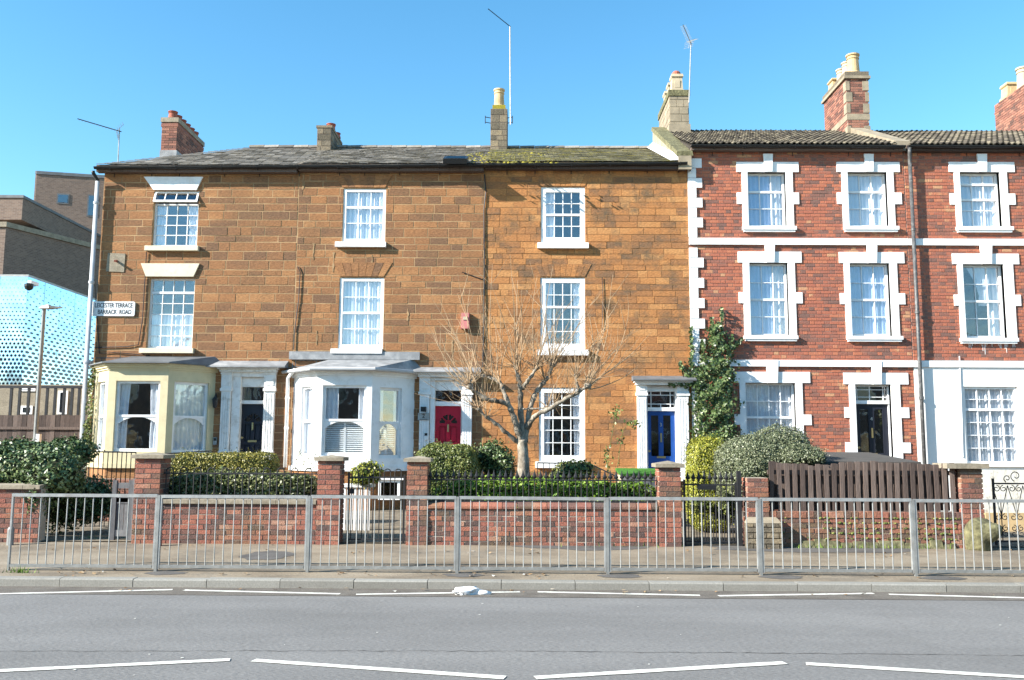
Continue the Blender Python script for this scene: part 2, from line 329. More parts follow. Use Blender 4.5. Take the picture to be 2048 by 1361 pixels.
def text_mesh(name, s, size, m, parent, center, depth=0.004, align='CENTER', xs=1.0):
    cu = bpy.data.curves.new(name, 'FONT'); cu.body = s; cu.size = size; cu.extrude = depth; cu.align_x = align; cu.align_y = 'CENTER'; cu.offset = size*0.012
    o = bpy.data.objects.new(name, cu); col.objects.link(o)
    dg = bpy.context.evaluated_depsgraph_get(); me = bpy.data.meshes.new_from_object(o.evaluated_get(dg))
    bpy.data.objects.remove(o); me.materials.clear(); me.materials.append(m)
    me.transform(Matrix.Scale(xs, 4, (1, 0, 0)))
    return link(name, me, parent, loc=center, rot=(R(90), 0, 0))
# ---------------------------------------------------------------- the setting
GZ = 0.24        # garden level
MB().quad((-500, -300, -0.06), (500, -300, -0.06), (500, 900, -0.06), (-500, 900, -0.06)).build('ground', M['soil'], kind='structure')
road = MB().quad((-120, -9, 0), (120, -9, 0), (120, 11.42, 0), (-120, 11.42, 0)).build('road', M['asphalt'], kind='structure')
MB().quad((-120, 10.95, 0.004), (120, 10.75, 0.004), (120, 11.42, 0.004), (-120, 11.42, 0.004)).build('road_edge', M['gutter_dirt'], road)
def pav_z(y): return 0.1+(y-11.57)*(GZ-0.1-0.02)/(14.4-11.57)
MB().quad((-120, 11.57, 0.1), (120, 11.57, 0.1), (120, 14.6, pav_z(14.6)), (-120, 14.6, pav_z(14.6))).build('pavement', M['pavement'], kind='structure')
pavement = bpy.data.objects['pavement']
def patch(pts, nm='tarmac_patch'):
    mb = MB(); n = len(pts)
    mb.v = [(x, y, pav_z(y)+0.004) for x, y in pts]; mb.f = [tuple(range(n))]; mb.build(nm, M['patch'], pavement)
def blob(cx, cy, rx, ry, n=18): return [(cx+rx*math.cos(t)*random.uniform(.75, 1.1), cy+ry*math.sin(t)*random.uniform(.75, 1.1)) for t in np.linspace(0, 2*math.pi, n, endpoint=False)]
for (a, b, ya, yb) in ((1020, 1330, 1090, 1108), (1330, 1860, 1090, 1112), (500, 600, 1104, 1122)):
    xa, y1 = G((a+b)/2, ya, 0.18); xb, y2 = G((a+b)/2, yb, 0.15)
    patch(blob(xa, (y1+y2)/2, (b-a)/2/128, abs(y1-y2)/2+.05))
for px in (330, 930, 1235, 1545, 1850): x, y = G(px, 1148, 0.1); patch(blob(x, 11.86, 0.3, 0.14), 'post_repair')
MB().quad((-60, 14.5, GZ), (60, 14.5, GZ), (60, 34, GZ), (-60, 34, GZ)).build('garden_ground', M['soil'], kind='structure')
kerb = MB().box(-60, 60, 11.46, 11.56, -0.05, 0.06).build('kerb', M['gutter_dirt'], kind='structure')
kme = MB(); k_l = 0.915
kme.vprism([(-k_l/2+.004, 11.42), (k_l/2-.004, 11.42), (k_l/2-.004, 11.57), (-k_l/2+.004, 11.57)], -0.03, 0.085)
kme.hexa([(-k_l/2+.004, 11.42, .085), (k_l/2-.004, 11.42, .085), (k_l/2-.004, 11.57, .085), (-k_l/2+.004, 11.57, .085), (-k_l/2+.004, 11.435, .102), (k_l/2-.004, 11.435, .102), (k_l/2-.004, 11.57, .104), (-k_l/2+.004, 11.57, .104)])
me = bpy.data.meshes.new('kerb_stone'); me.from_pydata(kme.v, [], kme.f); me.materials.append(M['kerb'])
for i in range(-12, 13): link('kerb_stone', me, kerb, loc=(i*k_l+0.25, random.uniform(-.003, .003), random.uniform(-.004, .003)))
def marking(p0, p1, wd):
    (xa, ya), (xb, yb) = G(*p0, 0), G(*p1, 0); d = Vector((xb-xa, yb-ya)).normalized(); n = Vector((-d.y, d.x))*wd/2
    mb = MB(); k = 12; up = []; dn = []
    for i in range(k+1):
        t = i/k; x, y = xa+(xb-xa)*t, ya+(yb-ya)*t; j = random.uniform(.9, 1.08)
        up.append((x+n.x*j, y+n.y*j, 0.006)); dn.append((x-n.x*j, y-n.y*j, 0.006))
    mb.v = dn+up[::-1]; mb.f = [tuple(range(len(mb.v)))]; mb.build('road_marking', M['marking'], road)
for p in (((-20, 1189.5), (345, 1180.5)), ((368, 1181.5), (680, 1189)), ((712, 1190), (1040, 1185)), ((1075, 1185), (1400, 1192)), ((1437, 1193), (1747, 1188)), ((1778, 1190), (2090, 1198))): marking(*p, 0.085)
for p in (((-60, 1346), (460, 1321)), ((507, 1322), (1010, 1357)), ((1070, 1357), (1570, 1327)), ((1612, 1329), (2120, 1360))): marking(*p, 0.1)
for (pa, pb, wd) in (((-40, 1303), (1030, 1303), .012), ((1030, 1303), (2090, 1312), .014)):
    (xa, ya), (xb, yb) = G(*pa, 0), G(*pb, 0); up, dn = [], []
    for i in range(60):
        t = i/59; x = xa+(xb-xa)*t; y = ya+(yb-ya)*t+random.gauss(0, .012); h_ = wd*random.uniform(.15, .6); up.append((x, y+h_, .004)); dn.append((x, y-h_, .004))
    sm = MB(); sm.v = dn+up; sm.f = [(i, i+1, 61+i, 60+i) for i in range(59)]; sm.build('road_seam', M['patch'], road)
for _ in range(34):
    x, y = random.uniform(-8, 8), random.uniform(5.8, 10.6); r_ = random.uniform(.006, .018); sm = MB() if _ == 0 else sm; k = len(sm.v)
    if _ == 0: sm = MB(); k = 0
    sm.v += [(x+r_*math.cos(t)*random.uniform(.5, 1.2), y+r_*.8*math.sin(t), .005) for t in np.linspace(0, 6.28, 7)[:-1]]; sm.f.append(tuple(range(k, k+6)))
sm.build('road_specks', M['marking'], road, kind='stuff')
# ---------------------------------------------------------------- house pieces
def window(house, fr, u0, u1, z0, z1, cols, rows, meet=None, d=-0.05, fw=0.055, hs=None, curtain='net', mframe='white', sillm=None, sill=None, arch=False, label=None, cm='curtain', glass='glass', room=None, name='window'):
    """sash window on face fr: frame (part) with panes, sill and curtain under it. hs = relative row heights"""
    f = MB(); t = 0.07; W = u1-u0
    fr.box(f, u0, u0+fw, z0, z1, d-t, d+0.012); fr.box(f, u1-fw, u1, z0, z1, d-t, d+0.012)
    fr.box(f, u0+fw, u1-fw, z1-fw, z1, d-t, d+0.010); fr.box(f, u0+fw, u1-fw, z0, z0+fw*1.25, d-t, d+0.010)
    hs = hs or [1]*rows; tot = sum(hs); zi1, zi0 = z1-fw, z0+fw*1.25; H = zi1-zi0
    zs = [zi1]
    for h in hs: zs.append(zs[-1]-H*h/tot)
    us = [u0+fw+(W-2*fw)*i/cols for i in range(cols+1)]
    mw = 0.0095
    for i in range(1, rows):
        hw = 0.028 if meet and i in meet else mw
        fr.box(f, u0+fw, u1-fw, zs[i]-hw, zs[i]+hw, d-0.045, d+(0.008 if hw > mw else -0.004))
    for i in range(1, cols):
        for j in range(rows):
            za, zb = zs[j+1], zs[j]
            ha = (0.028 if meet and (j+1) in meet else mw) if j+1 < rows else 0
            hb = (0.028 if meet and j in meet else mw) if j > 0 else 0
            fr.box(f, us[i]-mw, us[i]+mw, za+ha, zb-hb, d-0.044, d-0.006)
    if arch:       # curved head of the lower sash
        zt = zs[meet[0]]-0.026; n = 10
        for s in (-1, 1):
            c = u0+fw if s < 0 else u1-fw
            for k in range(n):
                a0, a1 = k/n, (k+1)/n; hgt = 0.17*(1-(a0+a1)/2)**2
                x0_, x1_ = c-s*W*0.42*a0, c-s*W*0.42*a1
                fr.box(f, min(x0_, x1_), max(x0_, x1_), zt-hgt, zt, d-0.043, d-0.007)
    wo = f.build(name, M[mframe], house, label=label)
    for i in range(cols):
        for j in range(rows):
            g = MB(); a = random.uniform(-.0012, .0012)
            q = [fr.pt(us[i], zs[j+1], d-0.03-a), fr.pt(us[i+1], zs[j+1], d-0.03+a), fr.pt(us[i+1], zs[j], d-0.03+a), fr.pt(us[i], zs[j], d-0.03-a)]
            q2 = [fr.pt(us[i], zs[j+1], d-0.034-a), fr.pt(us[i+1], zs[j+1], d-0.034+a), fr.pt(us[i+1], zs[j], d-0.034+a), fr.pt(us[i], zs[j], d-0.034-a)]
            g.hexa([q[0], q[1], q2[1], q2[0], q[3], q[2], q2[2], q2[3]]).build('pane', M[glass], wo)
    def cloth(a, b, za, zb, dd, amp=0.018, wl=0.11, m=cm, pinch=0.0, side=0):
        mb = MB(); n = max(8, int((b-a)/0.018)); ph = random.uniform(0, 6); kz = 8
        for kk in range(kz+1):
            z = za+(zb-za)*kk/kz; s = 1-pinch*math.sin(math.pi*(1-kk/kz)*0.62)
            for i in range(n+1):
                t_ = i/n; uu = (a+(b-a)*t_*s) if side <= 0 else (b-(b-a)*(1-t_)*s)
                mb.v.append(fr.pt(uu, z, dd+amp*math.sin(2*math.pi*uu/wl/s+ph+0.4*math.sin(uu*9))+amp*0.4*math.sin(uu*37+kk*0.3)))
        for kk in range(kz):
            for i in range(n): p = kk*(n+1)+i; mb.f.append((p, p+1, p+n+2, p+n+1))
        mb.build('curtain', M[m], wo, smooth=True)
    a, b = u0+0.02, u1-0.02; dd = d-0.09
    if curtain == 'net': cloth(a, b, z0, z1, dd)
    elif curtain == 'sides': cloth(a, a+W*0.27, z0, z1, dd, pinch=.2, side=-1); cloth(b-W*0.27, b, z0, z1, dd, pinch=.2, side=1)
    elif curtain == 'left': cloth(a, a+W*0.3, z0, z1, dd)
    elif curtain == 'tied': cloth(a+W*.15, a+W*0.75, z0+(z1-z0)*.45, z1, dd, pinch=.5, side=1); cloth(b-W*0.25, b, z0, z1, dd-.05, side=1)
    elif curtain == 'half': cloth(a, b, z0, z0+(z1-z0)*.5, dd)
    elif curtain == 'mixed': cloth(a, a+W*.62, z0, z1, dd, m='curtain_blue'); cloth(a+W*.5, b, z0, z1, dd-.06)
    elif curtain == 'shutter':
        zt = zs[meet[0]]; mb = MB(); fr.box(mb, a, b, z0+0.02, z0+.06, dd-.03, dd); fr.box(mb, a, b, zt-.06, zt-.02, dd-.03, dd)
        for c in (a, (a+b)/2-.025, b-.05): fr.box(mb, c, c+.05, z0+.06, zt-.06, dd-.03, dd)
        sh = mb.build('shutter', M['blind'], wo)
        z = z0+.075; sl = MB()
        while z < zt-.07:
            for (c0, c1) in ((a+.05, (a+b)/2-.025), ((a+b)/2+.025, b-.05)):
                sl.hexa([fr.pt(c0, z-.016, dd+.0), fr.pt(c1, z-.016, dd+.0), fr.pt(c1, z-.012, dd-.03), fr.pt(c0, z-.012, dd-.03), fr.pt(c0, z-.012, dd+.002), fr.pt(c1, z-.012, dd+.002), fr.pt(c1, z+.022, dd-.03), fr.pt(c0, z+.022, dd-.03)])
            z += 0.05
        if sl.v: sl.build('louvres', M['blind'], wo, kind='stuff')
        cloth(a, a+W*.32, zt, z1, dd); cloth(b-W*.18, b, zt, z1, dd)
    if sill:
        s0, s1, sz0, sz1, sd_ = sill; mb = MB()
        n = len(mb.v)
        mb.hexa([fr.pt(s0, sz0, sd_), fr.pt(s1, sz0, sd_), fr.pt(s1, sz0, d-.06), fr.pt(s0, sz0, d-.06), fr.pt(s0, sz1-.018, sd_), fr.pt(s1, sz1-.018, sd_), fr.pt(s1, sz1, d-.06), fr.pt(s0, sz1, d-.06)])
        mb.build('sill', M[sillm or mframe], wo)
    return wo
def wall_core(house, x0, x1, z0, z1, holes, m, back=9.0, th=0.3):
    mb = MB(); rs = [(x0, x1, z0, z1)]
    for h in holes: rs = subtract(rs, h)
    for (a, b, c, d_) in rs: mb.box(a, b, Y0, Y0+th, c, d_)
    e = 0.015
    mb.box(x0+e, x0+0.25, Y0+th, Y0+back, z0, z1); mb.box(x1-0.25, x1-e, Y0+th, Y0+back, z0, z1); mb.box(x0+e, x1-e, Y0+back, Y0+back+.2, z0, z1)
    return mb.build('wall', m, house)
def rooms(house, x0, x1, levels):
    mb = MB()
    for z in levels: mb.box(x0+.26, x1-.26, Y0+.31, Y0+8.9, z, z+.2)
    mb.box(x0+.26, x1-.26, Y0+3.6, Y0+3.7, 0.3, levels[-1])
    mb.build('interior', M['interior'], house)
def door(house, fr, u0, u1, z0, z1, d, m, style, number=None, label=None):
    W = u1-u0; H = z1-z0; mb = MB(); t = 0.04
    fr.box(mb, u0, u1, z0, z1, d-t-.03, d-t)         # back leaf
    st = 0.115*W/0.75
    def rail(a, b, c, e): fr.box(mb, a, b, c, e, d-t, d)
    gl = []
    if style == 'two_glass':      # two long glazed panels over two lower panels
        zb = z0+H*0.33; rail(u0, u0+st, z0, z1); rail(u1-st, u1, z0, z1); rail((u0+u1)/2-st*.55, (u0+u1)/2+st*.55, z0, z1)
        for c in ((u0+st, (u0+u1)/2-st*.55), ((u0+u1)/2+st*.55, u1-st)):
            rail(*c, z1-st, z1); rail(*c, zb-st*1.3, zb+st*.3); rail(*c, z0, z0+st*1.6)
            gl.append((c[0], c[1], zb+st*.3, z1-st)); fr.box(mb, c[0]+.04, c[1]-.04, z0+st*1.6+.04, zb-st*1.3-.04, d-t, d-t+.02)
    else:                         # half-round fan of lights over four panels
        zf = z1-H*0.30; rail(u0, u0+st, z0, z1); rail(u1-st, u1, z0, z1); rail(u0+st, u1-st, z1-st*.55, z1); rail(u0+st, u1-st, zf-st*.75, zf)
        rail((u0+u1)/2-st*.5, (u0+u1)/2+st*.5, z0, zf-st*.75); zm = z0+H*.33
        for c in ((u0+st, (u0+u1)/2-st*.5), ((u0+u1)/2+st*.5, u1-st)):
            rail(*c, zm-st*.5, zm+st*.5); rail(*c, z0, z0+st)
            for (p, q) in ((z0+st, zm-st*.5), (zm+st*.5, zf-st*.75)): fr.box(mb, c[0]+.03, c[1]-.03, p+.03, q-.03, d-t, d-t+.022)
        r = (W-2*st)/2; cx = (u0+u1)/2; n = 10; hgt = min(r, z1-st*.55-zf)
        for k in range(n):        # spandrels over the fan
            a0, a1 = math.pi*k/n, math.pi*(k+1)/n
            xa, xb = cx-r*math.cos(a0), cx-r*math.cos(a1); zz = zf+hgt*min(math.sin(a0), math.sin(a1))
            fr.box(mb, xa, xb, zz, z1-st*.55, d-t, d-.002)
        for k in range(1, 4):
            a = math.pi*k/4; p0 = Vector(fr.pt(cx, zf, d-.015)); p1 = Vector(fr.pt(cx-r*math.cos(a), zf+hgt*math.sin(a), d-.015)); mb.tube([p0, p1], .018, 4)
        mb.tube([fr.pt(cx-r*.3*math.cos(a), zf+r*.3*math.sin(a), d-.015) for a in np.linspace(0, math.pi, 9)], .018, 4)
        gl.append((u0+st, u1-st, zf, zf+hgt))
    do = mb.build('door', M[m], house, label=label)
    for (a, b, c, e) in gl:
        g = MB(); fr.box(g, a, b, c, e, d-t+.001, d-t+.006); g.build('glass_panel', M['glass_dark'], do)
    hz = z0+H*.42
    h = MB(); h.lathe(fr.pt(0, 0, 0), [(0, 0)]) if False else None
    p = fr.pt(u0+st*.5, hz, d); kn = MB().tube([p, (p[0]-fr.n.x*-.05, p[1]+fr.n.y*.05, p[2])], [.02, .03], 10); kn.build('door_knob', M['brass'], do)
    lb = MB(); fr.box(lb, (u0+u1)/2-.11, (u0+u1)/2+.11, z0+H*(.36 if style != 'two_glass' else .335)-.025, z0+H*(.36 if style != 'two_glass' else .335)+.025, d, d+.012); lb.build('letter_box', M['brass'], do)
    kc = MB(); fr.box(kc, (u0+u1)/2-.02, (u0+u1)/2+.02, z0+H*.55, z0+H*.68, d, d+.03); kc.build('door_knocker', M['brass'], do)
    if number: text_mesh('house_number', number, .12, M['chrome'], do, fr.pt((u0+u1)/2, z1-H*.2, d+.004))
    return do
def slates(house, x0, x1, ye, ze, yr, zr, m, sw=0.26, ex=0.2, hipl=0.0):
    """rows of overlapping slates from eaves (ye,ze) to ridge (yr,zr) plus the solid roof under them"""
    L = math.hypot(yr-ye, zr-ze); n = int(L/ex); dy, dz = (yr-ye)/L, (zr-ze)/L
    base = MB(); bk = 2*yr-ye
    A = [(x0, ye, ze-.03), (x1, ye, ze-.03), (x1, yr, zr-.03), (x0+hipl, yr, zr-.03)]
    base.v = A+[(x0, bk, ze-.03), (x1, bk, ze-.03)]; base.f = [(0, 1, 2, 3), (3, 2, 5, 4), (0, 3, 4), (1, 5, 2), (0, 4, 5, 1)]
    ro = base.build('roof', m, house)
    mb = MB()
    for r in range(n):
        s0, s1 = r*ex, min(r*ex+ex*1.25, L); x = x0+hipl*(s0/L)-(sw/2 if r % 2 else 0)
        xl = x0+hipl*(s0/L)
        while x < x1:
            a, b = max(x, xl)+.003, min(x+sw*random.uniform(.98, 1.0), x1)-.003
            if b-a > .04:
                l0 = .022+random.uniform(-.004, .008); l1 = .004; dx = random.uniform(-.004, .004); j = random.uniform(-.012, .006)
                pts = []
                for (u_, s_, l_) in ((a, s0+j, l0), (b, s0+j+dx, l0), (b, s1, l1), (a, s1, l1)):
                    pts.append((u_, ye+dy*s_-dz*l_, ze+dz*s_+dy*l_))
                low = [(p[0], p[1]+dz*.012, p[2]-dy*.012) for p in pts]
                k = len(mb.v); mb.v += pts+low[:2]; mb.f += [(k, k+1, k+2, k+3), (k, k+4, k+5, k+1)]
            x += sw
    mb.build('slates', m, ro, kind='stuff')
    return ro
def pantiles(house, x0, x1, ye, ze, yr, zr, m):
    L = math.hypot(yr-ye, zr-ze); ex = 0.30; n = int(L/ex); dy, dz = (yr-ye)/L, (zr-ze)/L; base = MB(); bk = 2*yr-ye
    base.v = [(x0, ye, ze-.03), (x1, ye, ze-.03), (x1, yr, zr-.03), (x0, yr, zr-.03), (x0, bk, ze-.03), (x1, bk, ze-.03)]; base.f = [(0, 1, 2, 3), (3, 2, 5, 4), (0, 3, 4), (1, 5, 2), (0, 4, 5, 1)]
    ro = base.build('roof', m, house); mb = MB(); tw = 0.15; cols_ = int((x1-x0)/tw)
    for r in range(n+1):
        s0, s1 = r*ex, min(r*ex+ex*1.1, L)
        for c in range(cols_):
            off = random.uniform(-.006, .006); lift = random.uniform(0, .012); k = len(mb.v); q = 7; xs = [x0+c*tw+tw*i/(q-1) for i in range(q)]
            for (s_, lf) in ((s0+off, .05+lift), (s1, .018)):
                for i, xx in enumerate(xs):
                    hgt = .05*(0.5-0.5*math.cos(2*math.pi*i/(q-1))); l_ = lf+hgt
                    mb.v.append((xx, ye+dy*s_-dz*l_, ze+dz*s_+dy*l_))
            for i, xx in enumerate(xs): v = mb.v[k+i]; mb.v.append((v[0], v[1]+dz*.03, v[2]-dy*.03))
            for i in range(q-1):
                mb.f.append((k+i, k+i+1, k+q+i+1, k+q+i)); mb.f.append((k+2*q+i, k+2*q+i+1, k+i+1, k+i))
    mb.build('pantile_courses', m, ro, kind='stuff'); return ro
def pot(parent, x, y, z, h, r, m, square=False):
    if square:
        mb = MB()
        for (z0_, z1_, a, b) in ((0, .08, r*1.25, r*1.2), (.08, h*.8, r*1.05, r*.92), (h*.8, h*.86, r*1.0, r*1.15), (h*.86, h, r*1.15, r*1.05)):
            mb.hexa([(x-a, y-a, z+z0_), (x+a, y-a, z+z0_), (x+a, y+a, z+z0_), (x-a, y+a, z+z0_), (x-b, y-b, z+z1_), (x+b, y-b, z+z1_), (x+b, y+b, z+z1_), (x-b, y+b, z+z1_)])
        for sgn in (-1, 1): mb.box(x-r*.5, x+r*.5, y+sgn*r*1.02-.01, y+sgn*r*1.02+.01, z+h*.25, z+h*.65)
        return mb.build('chimney_pot', M[m], parent)
    return MB().lathe((x, y, z), [(r*1.12, 0), (r*1.12, .05), (r*1.02, .07), (r*.9, h*.72), (r*.9, h*.75), (r*1.02, h*.77), (r*1.02, h*.8), (r*.92, h*.82), (r*.92, h*.9), (r*1.1, h*.93), (r*1.1, h), (r*.85, h), (r*.8, h*.7)], 18).build('chimney_pot', M[m], parent, smooth=False)
def stack(house, x0, x1, y0, y1, z0, z1, m, mm, pattern, cap=0.0, label=None, bands=()):
    """chimney: core part with its bricks or stones, front and the two sides"""
    c = MB().box(x0, x1, y0, y1, z0, z1).build('chimney', M[mm], house, label=label)
    def side(F, ln):
        rs = stretcher(0, ln, z0, z1) if pattern == 'brick' else courses(0, ln, z0, z1, .2, .3, .3, .3)
        for (a, b, za, zb) in rs:
            if b-a < .04 or zb-za < .03: continue
            q = F.pt((a+b)/2, (za+zb)/2, -.02+random.uniform(-.002, .003)); me = ub('brick' if pattern == 'brick' else 'stone', M[m])
            link('brick' if pattern == 'brick' else 'stone', me, c, loc=q, rot=(0, 0, F.ang()), scale=(b-a-.01, .06, zb-za-.01))
    side(Frame((x0, y0), (x1, y0)), x1-x0)
    if (x0+x1)/2 < 0: side(Frame((x1, y0), (x1, y1)), y1-y0)
    else: side(Frame((x0, y1), (x0, y0)), y1-y0)
    e = .05
    for i, (za, zb, ee, mk) in enumerate(bands): MB().box(x0-ee, x1+ee, y0-ee, y1+ee, za, zb).build('chimney_band', M[mk], c)
    return c
def gutter(house, x0, x1, za, zb, y, m='black', r=0.06, brackets=()):
    mb = MB(); n = 8; k = 24
    for i in range(k+1):
        x = x0+(x1-x0)*i/k; z = za+(zb-za)*i/k+.006*math.sin(i*1.9)
        for j in range(n+1):
            a = math.pi*j/n; mb.v.append((x, y-r*math.cos(a), z-r*math.sin(a)))
        for j in range(n+1):
            a = math.pi*(n-j)/n; mb.v.append((x, y-(r-.012)*math.cos(a), z-(r-.012)*math.sin(a)))
    s = 2*(n+1)
    for i in range(k):
        for j in range(s): j2 = (j+1) % s; mb.f.append((i*s+j, i*s+j2, (i+1)*s+j2, (i+1)*s+j))
    mb.f += [tuple(range(s))[::-1], tuple(k*s+j for j in range(s))]
    g = mb.build('gutter', M[m], house)
    for px in brackets:
        t = (px-x0)/(x1-x0); z = za+(zb-za)*t
        MB().tube([(px, y-r*1.02, z+.01), (px, y-.02, z-r*1.15), (px+.0, Y0-.02, z-r*1.2-.03), (px, Y0-.025, z-.2)], .011, 5).build('gutter_bracket', M['iron'], g)
    return g
def pipe(house, pts, r, m, name='downpipe', collars=()):
    o = MB().tube(pts, r, 12).build(name, M[m], house, smooth=True)
    for (x, y, z) in collars: MB().lathe((x, y, z), [(r*1.05, 0), (r*1.3, .01), (r*1.3, .07), (r*1.05, .08)], 12).build('pipe_collar', M[m], o)
    return o
def wedge(house, px0, px1, bx0, bx1, yt, yb, m, d, n=1, name='lintel'):
    """splayed flat arch: top px0..px1, bottom bx0..bx1"""
    T0, T1 = PX(px0, yt, Y0), PX(px1, yt, Y0); B0, B1 = PX(bx0, yb, Y0), PX(bx1, yb, Y0); zt, zb = PZ(yt, Y0, (px0+px1)/2), PZ(yb, Y0, (px0+px1)/2)
    L = MB().prism([(B0, zb), (B1, zb), (T1, zt), (T0, zt)], Y0-d+(.008 if n > 1 else 0), Y0+.02).build(name, M[m] if n == 1 else M['mortar_brown'], house)
    if n > 1:
        for i in range(n):
            a, b = (i+.03)/n, (i+.97)/n
            MB().prism([(B0+(B1-B0)*a, zb+.004), (B0+(B1-B0)*b, zb+.004), (T0+(T1-T0)*b, zt-.004), (T0+(T1-T0)*a, zt-.004)], Y0-d+random.uniform(-.002, .003), Y0).build('voussoir', M[m], L)
    return L
def H_(x): return x
# ---------------------------------------------------------------- houses: stone terrace
def fz(py, px=1024): return PZ(py, Y0, px)
def fx(px, py=620): return PX(px, py, Y0)
ZB = GZ-0.05
XB = [fx(193), fx(589), fx(967), fx(1380), fx(1821), fx(2300)]
ZE = fz(338); RID_Y = Y0+4.0; RID_Z = PZ(297, RID_Y)
def hole(r): return (r[0], r[1], r[2], r[3])
def win_px(x0, x1, yt, yb): return RECT(x0, x1, yt, yb, Y0)
def porch(house, L, Rr, D, ztop_px, cornx, fan_px, door_px, zsill, m='white', glazed='glass_dark', fanbars=False):
    """pilasters, entablature, cornice hood; L,Rr pilaster px spans, D door px span"""
    ym = 850; l0, l1, r0, r1 = (fx(p, ym) for p in (*L, *Rr)); zt = fz(ztop_px[1], D[0]); zc = fz(ztop_px[0], D[0]); zh = fz(fan_px[0]-7, D[0])
    mb = MB(); F = FAC
    for (a, b) in ((l0, l1), (r0, r1)):
        F.box(mb, a, b, zsill, zsill+.28, 0, .13); F.box(mb, a+.015, b-.015, zsill+.28, zh-.2, 0, .09)
        w_ = b-a-.03; 
        for k in range(4):
            c = a+.015+w_*(k+.5)/4; F.box(mb, c-w_*.075, c+w_*.075, zsill+.33, zh-.26, .09, .105)
        F.box(mb, a-.015, b+.015, zh-.2, zh-.13, 0, .12); F.box(mb, a, b, zh-.13, zh+.22, 0, .09); F.box(mb, a+.05, b-.05, zh-.06, zh+.16, .09, .105); F.box(mb, a-.012, b+.012, zh+.22, zh+.26, 0, .12)
    F.box(mb, l0, r1, zh+.26, zt-.1, 0, .10); F.box(mb, l0-.03, r1+.03, zt-.1, zt-.04, 0, .17); F.box(mb, l0-.07, r1+.07, zt-.04, zt, 0, .23)
    F.box(mb, l1, r0, zh+.16, zh+.26, -.02, .06)
    po = mb.build('porch_surround', M[m], house)
    c0, c1 = fx(cornx[0], ztop_px[0]), fx(cornx[1], ztop_px[0]); hb = MB()
    hb.hexa([(c0, Y0-.34, zt), (c1, Y0-.34, zt), (c1, Y0, zt), (c0, Y0, zt), (c0, Y0-.34, zt+.035), (c1, Y0-.34, zt+.035), (c1, Y0, zc), (c0, Y0, zc)]); hb.build('porch_hood', M['lead_dark' if fanbars else 'lead'], po)
    d0, d1 = fx(D[0], 850), fx(D[1], 850); zf1, zf0 = fz(fan_px[0], D[0]), fz(fan_px[1], D[0]); zd = fz(door_px, D[0])
    # door case
    mb = MB(); F.box(mb, l1, d0, zsill, zh+.16, -.22, .03); F.box(mb, d1, r0, zsill, zh+.16, -.22, .03); F.box(mb, d0, d1, zd, zf0, -.2, -.06); F.box(mb, d0, d1, zf1, zh+.16, -.2, -.05); F.box(mb, l1, r0, zsill-.16, zsill, -.3, .25)
    case = mb.build('door_case', M[m], house)
    g = MB(); F.box(g, d0, d1, zf0, zf1, -.14, -.135); g.build('fanlight', M[glazed], case)
    if fanbars:
        b = MB(); W = d1-d0
        for t in (.16, .5, .84):
            za, zb_ = (zf0, zf1) if t != .5 else (zf0, zf0+(zf1-zf0)*.22)
            F.box(b, d0+W*t-.009, d0+W*t+.009, za, zb_, -.135, -.118)
            if t == .5: F.box(b, d0+W*t-.009, d0+W*t+.009, zf1-(zf1-zf0)*.22, zf1, -.135, -.118)
        for t in (.22, .78): F.box(b, d0, d1, zf0+(zf1-zf0)*t-.009, zf0+(zf1-zf0)*t+.009, -.135, -.117)
        b.build('fanlight_bars', M['white'], case)
    mb = MB(); F.box(mb, d0, d1, zsill, zf1, -.6, -.58); mb.build('hall_shade_wall', M['interior'], house)  # added wall close behind the door, keeps the fanlight dark
    return (d0, d1, zsill, zd), (l1, r0, zsill, zh+.2), (l0, r1, zsill, zt)
